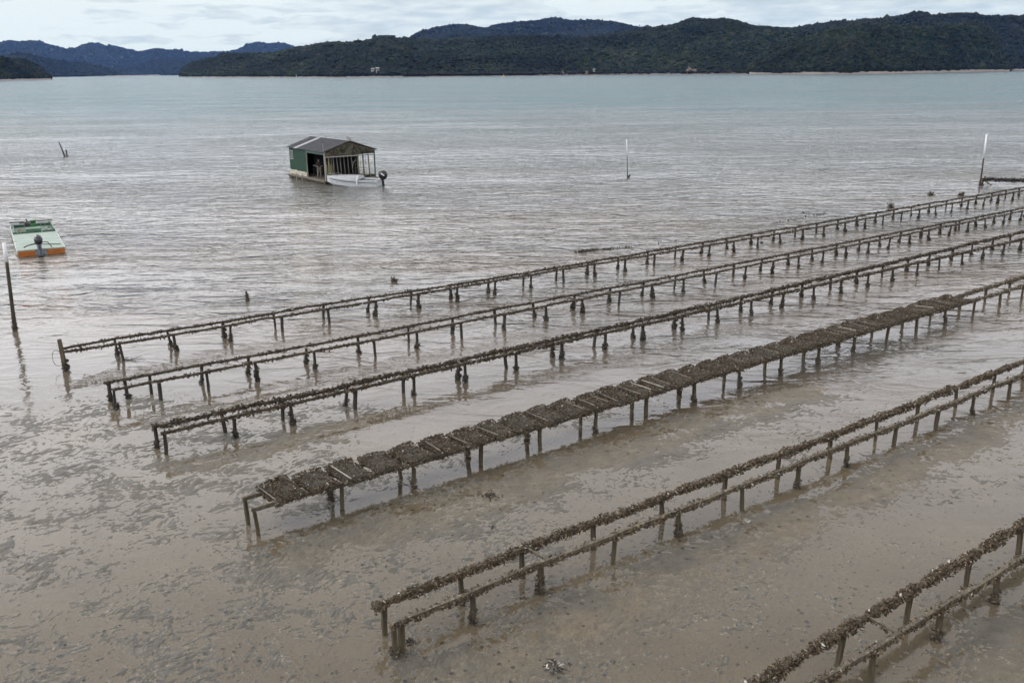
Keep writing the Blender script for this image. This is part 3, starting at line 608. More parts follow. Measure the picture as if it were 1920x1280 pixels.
def crossbar(root, a, b, mat='rail', crust=0, seed=0):
    A = gp(*a, .63); B = gp(*b, .63); MB().tube([A, (A + B) / 2 + [0, 0, .005], B], [.028, .026, .028], 4).build('crossbar', M[mat], root)
    if crust:
        rg = np.random.default_rng(seed); t = rg.uniform(.1, .7, crust)[:, None]; pos = A + (B - A) * t + rg.normal(0, .02, (crust, 3)) - [0, 0, .05]
        o = link('oyster_crust', shell_mesh('oyster_crust', pos, rg.uniform(.02, .035, crust), M['oyster'], seed=seed), root); o['kind'] = 'stuff'

def rack(label, far, near, fx, nx, dark, df, dn, tf, tn, seed, s_end_px=None, ext=4, hang=(0, 0), gaps=(0, 0), rw=.05, start=True, pale=.04, fs0=None, ns0=None, pc=.75, bare=0.0):
    root = empty('oyster_rack', (0, 0, 0)); tag(root, label, 'oyster rack', 'timber oyster racks standing in parallel rows')
    PF, PN = fit_line(far), fit_line(near); f0 = fs0 if fs0 is not None else s_of_px(PF, far[0][0]); n0 = ns0 if ns0 is not None else s_of_px(PN, near[0][0])
    sf = [s_of_px(PF, x) for x in fx]; sN = [s_of_px(PN, x) for x in nx]
    end = max(sf[-1], sN[-1])
    while sf[-1] < end + ext: sf.append(sf[-1] + 1.95)
    while sN[-1] < end + ext: sN.append(sN[-1] + 1.95)
    e1, e2 = sf[-1] + .15, sN[-1] + .15
    add_rail(root, PF, f0, e1, df, tf, seed, dark, rw, pale, gaps[0], hang[0], bare); add_rail(root, PN, n0, e2, dn, tn, seed + 1, dark, rw, pale, gaps[1], hang[1], bare)
    add_posts(root, PF, sf, seed, dark, pc); add_posts(root, PN, sN, seed + 9, dark, pc)
    root.location = (0, 0, 0); return root, PF, PN

R1F = [(112, 655), (217.5, 635), (417.5, 604), (605, 571), (844, 535.5), (1042.5, 502.5), (1315.5, 455), (1532, 419), (1710, 387.5), (1915, 352.5)]
R1N = [(112, 661), (227.5, 644), (430, 610), (616, 579), (857, 539), (1057, 505), (1330, 460), (1546, 424), (1724, 392.5), (1918, 358)]
r1, PF, PN = rack('thin oyster rack farthest from the camera, starting at a tall leaning post on the left',
    R1F, R1N, [217.5, 317.5, 417.5, 514, 605, 689, 769, 844, 915, 981, 1042.5, 1101, 1159, 1214, 1266, 1315.5, 1364, 1409, 1451, 1492, 1532, 1571, 1607.5, 1642, 1676, 1710, 1743, 1775, 1804, 1831, 1860, 1887, 1913],
    [227.5, 327.5, 430, 527.5, 616, 702.5, 784, 857, 927.5, 995, 1057, 1115, 1172, 1227, 1279, 1330, 1377, 1422, 1465, 1506, 1546, 1586, 1623, 1657, 1691, 1724, 1756, 1786, 1816, 1845, 1873, 1900],
    1, 115, 110, .052, .050, 11, gaps=(.25, .25), rw=.055)
b = gp(123, 693); mb = MB(); mb.tube([(b[0], b[1], -.5), (b[0], b[1], 0), tuple(at(111, 636, b[1]))], [.085, .085, .07], 4); mb.build('end_post', M['post'], r1)
q = at(113, 658, b[1]); MB().tube([(q[0] - .02 + .16 * math.cos(t) - .08, q[1] - .08, q[2] - .22 + .28 * math.sin(t)) for t in np.linspace(.9, 5.2, 9)], .009, 5).build('wire_loop', M['iron'], r1)
crossbar(r1, (833, 536), (848, 541.5))
o = link('oyster_cluster', CLUST[1][4], r1); o.location = (b[0], b[1], 0); o.scale = (1.4, 1.4, 1.1)

R2F = [(194, 719), (375, 685), (671, 631), (929, 580), (1205, 529), (1477, 476), (1895, 395)]
R2N = [(212, 731), (387, 697), (702, 637.5), (945, 589), (1224, 534), (1499, 480), (1915, 396.5)]
r2, _, _ = rack('lightly crusted oyster rack, second from the far side',
    R2F, R2N, [204, 235, 280, 375, 462.5, 571, 671, 765, 847.5, 929, 1002.5, 1075, 1142, 1205, 1265, 1322, 1376, 1427.5, 1479, 1524, 1569, 1612.5, 1651, 1688, 1728, 1764, 1794.5, 1800, 1831, 1865, 1896],
    [213, 297.5, 387.5, 480, 589, 702.5, 781, 865, 945, 1024, 1094, 1161, 1224, 1282.5, 1342.5, 1397.5, 1449, 1499, 1544, 1587.5, 1629, 1668, 1707, 1743, 1782, 1816, 1850, 1883, 1915],
    1, 105, 95, .050, .048, 31, gaps=(.15, .35), rw=.055)
crossbar(r2, (570, 650), (588, 659), 'batten'); crossbar(r2, (1059, 556), (1077, 560), 'rail_dark')

R3F = [(285, 800), (527.5, 750), (857.5, 677), (1265, 587), (1559, 519), (1896, 440)]
R3N = [(302, 812), (546, 757.5), (872, 682), (1280, 592), (1579, 525), (1916, 449)]
r3, _, _ = rack('thickly crusted oyster rack, third from the far side',
    R3F, R3N, [291, 419, 527.5, 646, 755, 857.5, 949, 1035, 1114, 1187.5, 1265, 1330, 1390, 1447.5, 1504, 1559, 1607.5, 1656, 1701, 1742.5, 1785, 1824, 1862.5, 1896],
    [307, 437.5, 546, 664, 775, 872.5, 967.5, 1054, 1135, 1207.5, 1280, 1347.5, 1410, 1468, 1527.5, 1579, 1629, 1676, 1721, 1763, 1806, 1845, 1882.5, 1916],
    1, 240, 180, .074, .058, 51, gaps=(.08, .15), rw=.058)
crossbar(r3, (855, 675), (866, 683), 'batten'); crossbar(r3, (1308, 570), (1327, 577), 'rail')

R4F = [(454, 936), (1777, 562), (1915, 521)]
R4N = [(472, 956.5), (1775, 579), (1915, 537)]
r4, P4F, P4N = rack('oyster rack carrying the line of crusted trays, fourth from the far side',
    R4F, R4N, [461, 617, 750, 876, 987.5, 1089, 1186, 1274, 1360, 1436, 1509, 1574, 1637.5, 1695, 1747.5, 1802, 1850, 1896],
    [480, 639, 774, 901, 1012.5, 1116, 1212.5, 1302.5, 1389, 1466, 1536, 1602.5, 1665, 1721, 1776, 1827.5, 1877.5, 1919],
    0, 290, 240, .085, .072, 71, gaps=(.1, .1), rw=.068, pc=.35, bare=.75)

R5F = [(700, 1140), (980, 1030), (1244, 932), (1559, 817), (1866, 699)]
R5N = [(732, 1174), (1014, 1057), (1276, 957), (1591, 832), (1896, 712)]
r5, _, _ = rack('heavily crusted open oyster rack nearer the camera than the tray-covered one',
    R5F, R5N, [719, 865, 980, 1114, 1244, 1360, 1461, 1560, 1645, 1724, 1796, 1866],
    [738, 886, 1014, 1150, 1276, 1394, 1497.5, 1591, 1680, 1759, 1827.5, 1896],
    0, 560, 340, .090, .078, 91, gaps=(0, .12), hang=(0, 1), rw=.068, pc=.3, pale=.03)
crossbar(r5, (984, 1024), (1023, 1049), 'rail', 12, 3)
q = gp(751, 1222); o = link('post', POSTS[0][1], r5); o.location = (q[0] + .02, q[1] + .03, 0); o.rotation_euler = (0, 0, ROWA); o.scale = (1.15, 1.15, 1.02)

R6F = [(1440, 1267), (1706, 1110), (1915, 987)]
R6N = [(1537, 1280), (1764, 1140), (1920, 1047)]
P6F, P6N = fit_line(R6F), fit_line(R6N)
r6, _, _ = rack('heavily crusted oyster rack cutting the bottom right corner, nearest the camera',
    R6F, R6N, [1270, 1431, 1576, 1706, 1819, 1917], [1345, 1503, 1639, 1764, 1874, 1985],
    0, 600, 360, .095, .078, 121, gaps=(0, .12), hang=(0, 1), rw=.068, fs0=s_of_px(P6F, 1440) - 4.5, ns0=s_of_px(P6N, 1537) - 4.2, pc=.25, pale=.025)
crossbar(r6, (1625, 1154), (1682, 1187), 'rail', 40, 5)

# short rack at the upper right with its leaning white-sleeved marker
root = empty('oyster_rack'); tag(root, 'dark thickly crusted rack joined to the white-topped pole at upper right', 'oyster rack', 'timber oyster racks standing in parallel rows')
A7 = gp(1842, 335.5, .52); B7 = gp(1918, 338.5, .52); d7 = (B7 - A7) / np.linalg.norm(B7 - A7); L7 = 7.5
MB().tube([A7, A7 + d7 * L7], [.07, .07], 4).build('rail', M['rail_dark'], root)
rg = np.random.default_rng(8); n = 2600; t = rg.uniform(0, L7, n)[:, None]; pos = A7 + d7 * t + rg.normal(0, .085, (n, 3)).clip(-.17, .17)
o = link('oyster_crust', shell_mesh('oyster_crust', pos, rg.uniform(.04, .075, n), M['oyster_dark'], seed=4, pale=.0, base=(.04, .032, .024)), root); o['kind'] = 'stuff'
for k in range(4):
    q = A7 + d7 * (1.75 * k + 1.8) if k else A7 + d7 * .05
    o = link('post', POSTS[1][k], root); o.location = (q[0], q[1], -.05); o.scale = (1.4, 1.4, .85)
    c = link('oyster_cluster', CLUST[1][k], o)
MB().tube([A7 + d7 * .1 - [0, 0, .1], A7 + d7 * .75 - [0, 0, .5]], .05, 5).build('brace', M['rail_dark'], root)

# ------------------------------------------------------------------ trays on the fourth rack
TW, TL = .71, 1.03
def tray_parts(k):
    rg = np.random.default_rng(500 + k); nx_, ny_ = 15, 15
    xs = np.linspace(-TW / 2, TW / 2, nx_); ys = np.linspace(-TL / 2, TL / 2, ny_); XX, YY = np.meshgrid(xs, ys, indexing='ij')
    edge = np.maximum(np.abs(XX) / (TW / 2), np.abs(YY) / (TL / 2))
    hump = .06 * np.cos(XX / TW * PI) + .02 * fbm(XX / .22 + k * 9, YY / .22, 3, k)
    Zt = .035 + hump * (1 - .6 * edge ** 4) - .04 * sstep(.85, 1.0, edge); Zb = Zt * 0 - .015
    jx = XX + rg.normal(0, .008, XX.shape); jy = YY + rg.normal(0, .010, YY.shape)
    V = np.concatenate([np.stack([jx, jy, Zt], -1).reshape(-1, 3), np.stack([jx, jy, Zb], -1).reshape(-1, 3)]); idx = np.arange(nx_ * ny_).reshape(nx_, ny_); o2 = nx_ * ny_
    Ft = np.stack([idx[:-1, :-1], idx[1:, :-1], idx[1:, 1:], idx[:-1, 1:]], -1).reshape(-1, 4)
    ring = np.concatenate([idx[:, 0], idx[-1, 1:], idx[-2::-1, -1], idx[0, -2:0:-1]]); rn = np.roll(ring, -1)
    Fs = np.stack([ring, ring + o2, rn + o2, rn], -1)
    panel = np_mesh('mesh_panel', V, np.concatenate([Ft, Ft[:, ::-1] + o2, Fs]), mat=M['mesh_panel'])
    n = 1300; full = k % 5 == 0
    x = rg.uniform(-TW / 2 - .01, TW / 2 + .01, n); y = rg.uniform(-TL / 2 - .03, TL / 2 + .03, n)
    e = np.maximum(np.abs(x) / (TW / 2) * .93, np.abs(y) / (TL / 2)); keep = rg.uniform(size=n) < (np.clip((e - .62) / .25, .38 if not full else .8, 1))
    x, y, e = x[keep], y[keep], e[keep]
    z = .035 + .06 * np.cos(np.clip(x / TW, -.5, .5) * PI) * (1 - .6 * np.clip(e, 0, 1) ** 4) + rg.uniform(-.015, .016, len(x)) - np.where(e > .93, rg.uniform(0, .09, len(x)), 0)
    z += .06 * np.exp(-((y - TL / 2 + .10) / .13) ** 2)
    crust = shell_mesh('oyster_crust', np.stack([x, y, z], 1), rg.uniform(.018, .036, len(x)), M['oyster'], seed=900 + k, pale=.025, base=(.064, .045, .026))
    bat = []
    for q, bx in enumerate((-.31 + .04 * (k % 3), .14 + .05 * (k % 2))):
        mb = MB(); mb.box((bx, rg.uniform(-.03, .03), .105 - .01 * q), (.026, TL * .80, .022), (0, 0, rg.normal(0, .03))); bat.append((mb.mesh('batten', M['batten_pale' if (k + q) % 6 == 2 else 'batten'])))
    return panel, crust, bat
TR = [tray_parts(k) for k in range(6)]
s0 = s_of_px(P4F, 489) + TW / 2; s1 = s_of_px(P4F, 1785); nT = int(round((s1 - s0) / .832)) + 1
ORD = ['first', 'second', 'third', 'fourth', 'fifth', 'sixth', 'seventh', 'eighth', 'ninth', 'tenth', 'eleventh', 'twelfth', 'thirteenth', 'fourteenth', 'fifteenth', 'sixteenth', 'seventeenth', 'eighteenth', 'nineteenth', 'twentieth']
rr = random.Random(5)
for k in range(nT):
    s = s0 + k * .832; pf, pn = along(P4F, s), along(P4N, s); c_ = (pf * .56 + pn * .44); panel, crust, bat = TR[k % 6 if k else 0]
    far_end = k >= nT // 2; j = (nT - 1 - k) if far_end else k
    lab = f"{ORD[j]} crusted tray from the {'far right' if far_end else 'near left'} end of the tray row"
    t = empty('oyster_tray', (c_[0], c_[1], .655 + rr.uniform(-.008, .012)), ROWA + rr.gauss(0, .05) + .06)
    t.rotation_euler[1] = rr.gauss(0, .045) - .05; t.rotation_euler[0] = rr.gauss(0, .035) ; t.scale = (rr.uniform(.97, 1.02), rr.uniform(.96, 1.04), 1)
    tag(t, lab, 'oyster tray', 'crusted trays laid along the fourth rack')
    link('mesh_panel', panel, t); o = link('oyster_crust', crust, t); o['kind'] = 'stuff'
    for q, b_ in enumerate(bat):
        if rr.random() < (.5 if k < nT * .6 else .3): link('batten', b_, t)

# ------------------------------------------------------------------ marker poles
def marker(base_px, top_px, white_px, r, label, extra=None):
    b = gp(*base_px); Y = b[1]; t = at(*top_px, Y); w_ = at(*white_px, Y)
    o = empty('marker_pole', tuple(b)); tag(o, label, 'marker pole', 'white-topped marker poles')
    L_ = lambda p: tuple(np.array(p) - b)
    d = (w_ - b); pts = [L_(b - d * .25)] + [tuple((w_ - b) * q) for q in (0, .3, .6, 1.0)]
    MB().tube(pts, [r * 1.15, r * 1.15, r * 1.05, r, r * .9], 8).build('pole', M['pole_dark'], o, smooth=True)
    MB().tube([L_(w_ - (t - w_) * .02), L_(t)], [r * 1.05, r * 1.0], 10).build('white_sleeve', M['white_paint'], o, smooth=True)
    rg = np.random.default_rng(int(base_px[0])); n = 420; q = rg.beta(.9, 2.8, n)[:, None] * .30; pos = (w_ - b) * q + rg.normal(0, r * .7, (n, 3)) * [1, 1, .3]
    link('oyster_cluster', shell_mesh('oyster_cluster', pos, rg.uniform(.02, .04, n) * (r / .06), M['oyster_dark'], seed=3, pale=0), o)
    return o, b
marker((28.5, 620), (7.5, 456), (12.5, 491), .068, 'thick leaning pole with a white top at the left edge')
o, b = marker((1176.5, 333), (1175, 262), (1175.8, 291), .036, 'thin upright pole with a white top standing alone in open water')
MB().tube([(.05, 0, -.1), (.1, 0, .05), (.25, .0, .28)], [.09, .1, .06], 6).build('fouling_lump', M['weed'], o)
marker((1837.5, 348), (1850, 252), (1844.5, 296), .066, 'leaning pole with a white top at the end of the upper right rack')

# ------------------------------------------------------------------ stumps, sticks, weed, shells on the mud
def stick(base_px, top_px, r, label, clump=60, cat='stick', group='old broken stakes in the water', name='broken_stake', matk='pole_dark'):
    b = gp(*base_px); t = at(*top_px, b[1]); d = t - b
    o = link(name, MB().tube([tuple(-d * .5), (0, 0, 0), tuple(d * .55 + [r * .3, 0, 0]), tuple(d)], [r, r, r * .9, r * .6], 7).mesh(name, M[matk], True), None, tuple(b)); tag(o, label, cat, group)
    clump = int(clump * 2.5)
    if clump:
        rg = np.random.default_rng(int(base_px[0])); q = rg.beta(.8, 2, clump)[:, None]; pos = d * q * .8 + rg.normal(0, r * .75, (clump, 3)); pos[:, 2] = np.abs(pos[:, 2])
        link('oyster_cluster', shell_mesh('oyster_cluster', pos, rg.uniform(.3, .5, clump) * r, M['oyster_dark'], seed=2, pale=0), o)
stick((464, 563), (461, 546), .07, 'short leaning stump left of the far rack', 50)
stick((739, 528), (736.5, 521), .10, 'low dark stump behind the far rack near the middle', 60)
stick((1670, 390), (1670, 382), .13, 'dark knob-like stump behind the far rack on the right', 70)
stick((1746, 366), (1743, 361.5), .13, 'small dark stump right of the knob-like stump', 50)
stick((1800, 367), (1808, 361), .12, 'dark sloping stump right of the small dark stump, nearest the white-topped pole', 90)
stick((121.5, 293.5), (110, 266), .09, 'longer leaning stick of the pair far out at upper left', 50)
stick((125.5, 293), (123.5, 280), .10, 'shorter upright stick of the pair far out at upper left', 40)
stick((1428, 456), (1428, 453), .07, 'tiny dark stub in the water just below the far rack', 20)
def debris(name, label, cat, center_px, n, spread, size, base=(.035, .028, .02), pale=.0, seed=0, z=.0, branches=0, matk='oyster_dark'):
    c_ = gp(*center_px); rg = np.random.default_rng(seed); pos = rg.normal(0, 1, (n, 3)) * [spread[0], spread[1], size * .5]; pos[:, 2] = np.abs(pos[:, 2]) + z
    me = shell_mesh(name, pos, rg.uniform(.6, 1.3, n) * size, M[matk], seed=seed, pale=pale, base=base); o = link(name, me, None, (c_[0], c_[1], max(0, mud_floor(c_[0], c_[1]))))
    tag(o, label, cat); mb = MB()
    for k in range(branches):
        a = rg.uniform(0, 6.28); l = rg.uniform(.5, 1.2) * spread[0] * 2; mb.tube([(0, 0, .02), (math.cos(a) * l * .5, math.sin(a) * l * .5, .06), (math.cos(a + .4) * l, math.sin(a + .4) * l, .02)], [.014, .011, .005], 5)
    if branches: mb.build('twig', M['weed'], o)
    return o
debris('oyster_clump', 'ragged grey oyster clump on the mud at the bottom, right of the double end post', 'oyster clump', (1041, 1250), 34, (.12, .10), .045, (.11, .105, .095), .22, 41, matk='oyster', branches=5)
debris('oyster_clump', 'dark oyster clump on the mud in front of the tray-covered rack', 'oyster clump', (921, 929), 40, (.12, .14), .042, (.06, .047, .035), .05, 42, matk='oyster', branches=3)
debris('oyster_clump', 'small dark clump on the mud above the heavily crusted rack', 'oyster clump', (925, 988), 9, (.04, .05), .03, (.03, .028, .02), .0, 43)
debris('oyster_clump', 'brown clump against the foot of the double end post', 'oyster clump', (768, 1205), 22, (.07, .08), .035, (.07, .05, .04), .05, 44, matk='oyster', branches=2)
debris('weed_branch', 'dark branched weed in the shallows beside the first posts of the far rack', 'weed', (243, 676), 8, (.25, .06), .03, (.02, .018, .012), 0, 45, branches=7)
debris('shell_mat', 'flat pale shell lying among brown mud in front of the heavily crusted rack', 'shell', (1401, 979), 7, (.035, .03), .05, (.30, .27, .22), .5, 46, matk='oyster')
def drift(label, pts, n, size, seed, spread=.15):
    P = np.array([gp(*p) for p in pts]); rg = np.random.default_rng(seed); t = rg.uniform(0, len(P) - 1.001, n); i = t.astype(int); q = P[i] + (P[i + 1] - P[i]) * (t - i)[:, None]
    q = q + rg.normal(0, spread, (n, 3)) * [1, .6, 0]; q[:, 2] = np.abs(rg.normal(0, size * .6, n)); c_ = P.mean(0); o = link('sunken_rail', shell_mesh('sunken_rail', q - c_, rg.uniform(.5, 1.3, n) * size, M['oyster_dark'], seed=seed, pale=0, base=(.035, .03, .02)), None, tuple(c_)); tag(o, label, 'sunken rail', 'sunken rack remains breaking the surface')
drift('long dark crusted remnant just breaking the surface behind the far rack', [(1086, 473), (1105, 470), (1152, 466)], 260, .06, 51, .12)
drift('faint broken trail of crust running right from the long dark remnant', [(1155, 466), (1200, 460), (1275, 451)], 60, .045, 52, .06)
drift('dotted line of crust in open water above the right part of the far rack', [(1457, 418), (1490, 411), (1512, 407)], 22, .06, 53, .1)
drift('upper dotted line of crust near the stumps on the right', [(1504, 399), (1530, 404), (1552, 401)], 42, .06, 54, .12)

# ------------------------------------------------------------------ houseboat
NB = np.array(gp(611, 338.5, .35)); LBp = np.array(gp(545.6, 325, .35)); ub = (LBp - NB)[:2]; LB_ = 7.9; ub = ub / np.linalg.norm(ub)
ang = math.atan2(ub[1], ub[0])
# local frame: +x runs from the near corner back along the green wall, +y runs to the LEFT of that; the gable front lies along -y
hb = empty('houseboat', (NB[0], NB[1], 0), ang); tag(hb, 'green floating shed with a grey gabled roof moored in open water', 'houseboat')
W_ = 4.85; L_ = 7.9; EV, RG = 2.86, 3.66
def Y_(v): return -v
B = lambda: MB()
B().box((L_ / 2, -W_ / 2, .27), (L_ + .5, W_ + .5, .12)).build('deck', M['deck'], hb, bevel=.01)
for v in (.35, W_ * .5, W_ - .35): B().tube([(-.1, -v, .0), (L_ + .1, -v, .0)], .34, 10).build('float', M['float'], hb, smooth=True)
fl = B(); fl.box((L_ / 2, .1, .13), (L_ + .3, .08, .2)); fl.box((-.12, -W_ / 2, .13), (.08, W_ + .2, .2)); fl.build('fascia', M['float'], hb)
# side wall, green, from x=L_ down to x=DW (doorway beyond)
DW = 4.05
wl = B(); nrib = 26
for k in range(nrib):                                    # shallow ribbed cladding
    x0_, x1_ = DW + (L_ - DW) * k / nrib, DW + (L_ - DW) * (k + 1) / nrib
    wl.box(((x0_ + x1_) / 2, -.03 + (.008 if k % 2 else 0), 1.78), (x1_ - x0_, .05, 2.1))
wl.build('side_wall', M['green_wall'], hb)
sk = B(); rr = random.Random(3)
for k in range(9):
    x0_ = DW + (L_ - DW) * k / 9; sk.box((x0_ + .21, .012, .55 + rr.uniform(-.02, .02)), ((L_ - DW) / 9 - .01, .05, .40 + rr.uniform(-.05, .03)))
sk.build('skirt', M['foam'], hb)
wn = B().box((L_ - .62, .012, 2.12), (.55, .03, .72)).build('window', M['window'], hb)
f = B()
for c_, s_ in (((L_ - .62, .03, 2.50), (.68, .04, .06)), ((L_ - .62, .03, 1.74), (.68, .04, .06)), ((L_ - .93, .03, 2.12), (.06, .04, .72)), ((L_ - .31, .03, 2.12), (.06, .04, .72)), ((L_ - .62, .04, 2.12), (.035, .03, .72))): f.box(c_, s_)
f.build('frame', M['pvc'], wn)
tb = B().box((DW * .5, -.03, 2.68), (DW + .04, .06, .30)).build('beam', M['green_trim'], hb)
B().box((L_ - .03, -W_ / 2, 1.5), (.06, W_ - .08, 2.5)).build('back_wall', M['dark_inside'], hb)
# far side wall: solid for the rear two thirds, open at the front
B().box((L_ - 2.4, -W_ + .04, 1.55), (4.7, .05, 2.45)).build('far_wall', M['dark_inside'], hb)
B().box((5.0, -W_ * .60, 1.5), (.05, W_ * .70, 2.4)).build('inner_wall', M['dark_inside'], hb)
# roof: two slopes of sheets, pale sheets let in
def slope(x0_, x1_, side, mat, lift=0.0, name='roof_sheet'):
    mb = B(); e = .18; y0_, y1_ = (.18, -W_ / 2) if side == 0 else (-W_ - .18, -W_ / 2); z0_ = EV - .06; z1_ = RG; n = max(2, int((x1_ - x0_) / .12)); V = []
    for i in range(n + 1):
        x = x0_ + (x1_ - x0_) * i / n; zz_ = lift + (.012 if i % 2 else 0); V += [(x, y0_, z0_ + zz_), (x, y1_, z1_ + zz_), (x, y0_, z0_ + zz_ - .03), (x, y1_, z1_ + zz_ - .03)]
    F_2 = []
    for i in range(n):
        a = i * 4; b_ = a + 4; F_2 += [(a, b_, b_ + 1, a + 1), (a + 2, a + 3, b_ + 3, b_ + 2), (a, a + 2, b_ + 2, b_)]
    F_2 += [(0, 1, 3, 2), (n * 4, n * 4 + 2, n * 4 + 3, n * 4 + 1)]; mb.add(V, F_2); return mb.build(name, M[mat], hb)
for side in (0, 1):
    slope(-.2, L_ * .74, side, 'roof_sheet'); slope(L_ * .74 + .01, L_ * .82, side, 'roof_pale', .006, 'pale_roof_sheet'); slope(L_ * .82 + .01, L_ + .28, side, 'roof_sheet')
B().tube([(-.22, -W_ / 2, RG + .02), (L_ + .3, -W_ / 2, RG + .02)], .055, 8).build('ridge_cap', M['roof_pale'], hb)
# mossy gable
gb = B(); g = [(-.04, .05, 2.42), (-.04, .05, EV - .10), (-.04, -W_ / 2, RG - .10), (-.04, -W_ - .05, EV - .10), (-.04, -W_ - .05, 2.48)]
gb.add(g + [(p_[0] - .05, p_[1], p_[2]) for p_ in g], [(0, 1, 2, 3, 4), (9, 8, 7, 6, 5)] + [(i, 5 + i, 5 + (i + 1) % 5, (i + 1) % 5) for i in range(5)]); gb.build('gable', M['gable'], hb)
bg = B()
for a_, b_ in (((.2, EV - .06), (-W_ / 2, RG + .02)), ((-W_ - .2, EV - .06), (-W_ / 2, RG + .02))): bg.tube([(-.16, a_[0], a_[1]), (-.16, b_[0], b_[1])], .05, 4)
bg.build('barge_board', M['float'], hb)
for nm, (x, v) in dict(a=(-.05, .0), b=(-.05, W_), c=(DW, .06), d=(L_ - .04, W_ - .04)).items(): B().box((x, -v, 1.55), (.09, .09, 2.5)).build('corner_post', M['pvc' if nm != 'b' else 'green_trim'], hb)
B().box((-.06, -W_ / 2, 2.36), (.08, W_, .09)).build('lintel', M['pvc'], hb)
tl = B(); tl.tube([(.05, .0, .3), (.02, .06, 3.55)], .032, 6); tl.build('mooring_pole', M['pvc'], hb)
rr = random.Random(12)
for k in range(8):                                       # the line of white pipes standing across the opening
    v = 1.05 + k * .36; x = 2.2 + rr.uniform(-.08, .08)
    B().tube([(x - .1, -v - rr.uniform(.0, .10), .33), (x, -v, 2.55)], .045, 7).build('pipe', M['pvc'], hb, smooth=True)
for k, v in enumerate((.5, .8, 1.2, 3.45, 3.62, 3.8, 3.95, 4.15, 4.32, 4.5, 4.66)):
    x = .3 + .5 * (k % 3); B().tube([(x, -v - .04, .33), (x + .1, -v + rr.uniform(-.05, .05), 2.5)], .035, 6).build('pipe', M['pvc' if k % 2 else 'cane'], hb, smooth=True)
for k in range(9):                                       # canes leaning at the near corner
    x = .15 + rr.uniform(0, .5); v = .15 + rr.uniform(0, .65)
    B().tube([(x, -v, .33), (x + rr.uniform(-.12, .12), -v + rr.uniform(-.14, .14), rr.uniform(1.2, 2.3))], .022, 5).build('cane', M['cane'], hb)
st_ = B(); st_.tube([(.6, -2.9, 1.2), (.5, -3.0, 1.7), (.55, -3.3, 1.95)], .03, 5); st_.tube([(.5, -3.0, 1.65), (.5, -2.75, 2.0)], .025, 5); st_.build('hook', M['pvc'], hb)
nt_mb = B()
for k in range(7): nt_mb.tube([(1.4, -3.55, .5 + k * .3), (1.4, -4.75, .55 + k * .3)], .012, 4)
for k in range(5): nt_mb.tube([(1.4, -3.6 - k * .27, .4), (1.4, -3.6 - k * .27, 2.5)], .012, 4)
nt_mb.build('net', M['pvc'], hb)
fnc = B()
for k in range(5): fnc.tube([(.6 + k * 1.6, .16, .2), (.6 + k * 1.6, .2, -.45)], .05, 6)
fnc.build('tyre_rope', M['float'], hb)
for k, x in enumerate((6.2, 4.9)): B().box((x, .14, .25), (.10, .05, .6)).build('ladder_rung', M['pvc'], hb)
for k in range(5): B().tube([(.35 + .55 * k, -W_ * .5 - .35 * k, RG - .12 * k * .6 + .0), (.35 + .55 * k, -W_ * .5 - .35 * k, RG - .07 * k + .38)], .018, 5).build('bird_spike', M['iron'], hb)
# things resting on the deck
def hbp(x, v, z): 
    c_, s_ = math.cos(ang), math.sin(ang); y = -v; return (NB[0] + c_ * x - s_ * y, NB[1] + s_ * x + c_ * y, z)
o = empty('workbench', hbp(3.2, .75, .33), ang); tag(o, 'pale bench inside the dark doorway beside the standing person', 'bench')
B().box((.5, -.2, .98), (1.1, .5, .06)).build('bench_top', M['pvc'], o)
for a_ in (0, 1):
    for b_ in (0, 1): B().box((.02 + a_ * .96, -.4 + b_ * .4, .475), (.06, .06, .95)).build('leg', M['dark_inside'], o)
V0, F0 = ICO2; v_ = V0 * [.95, .42, .42]; v_[:, 2] = np.abs(v_[:, 2]) * (1 + .25 * perm_noise(V0[:, 0] * 3, V0[:, 1] * 3, 9)); v_[:, 2] *= (V0[:, 2] > -.2)
o = link('tarpaulin_heap', np_mesh('tarpaulin_heap', v_, F0, mat=M['tarp']), None, hbp(.55, 1.9, .33), ang + PI / 2); tag(o, 'dark blue tarpaulin heap on the shed deck behind the white boat', 'tarpaulin')
o = empty('crate_stack', hbp(.55, 3.9, .33), ang); tag(o, 'low reddish-brown crates at the right end of the shed deck', 'crate')
for k in range(3): B().box((.0 + .1 * k, -.1 - .45 * k, .10), (.5, .4, .20)).build('crate_side', M['float'], o, bevel=.01)

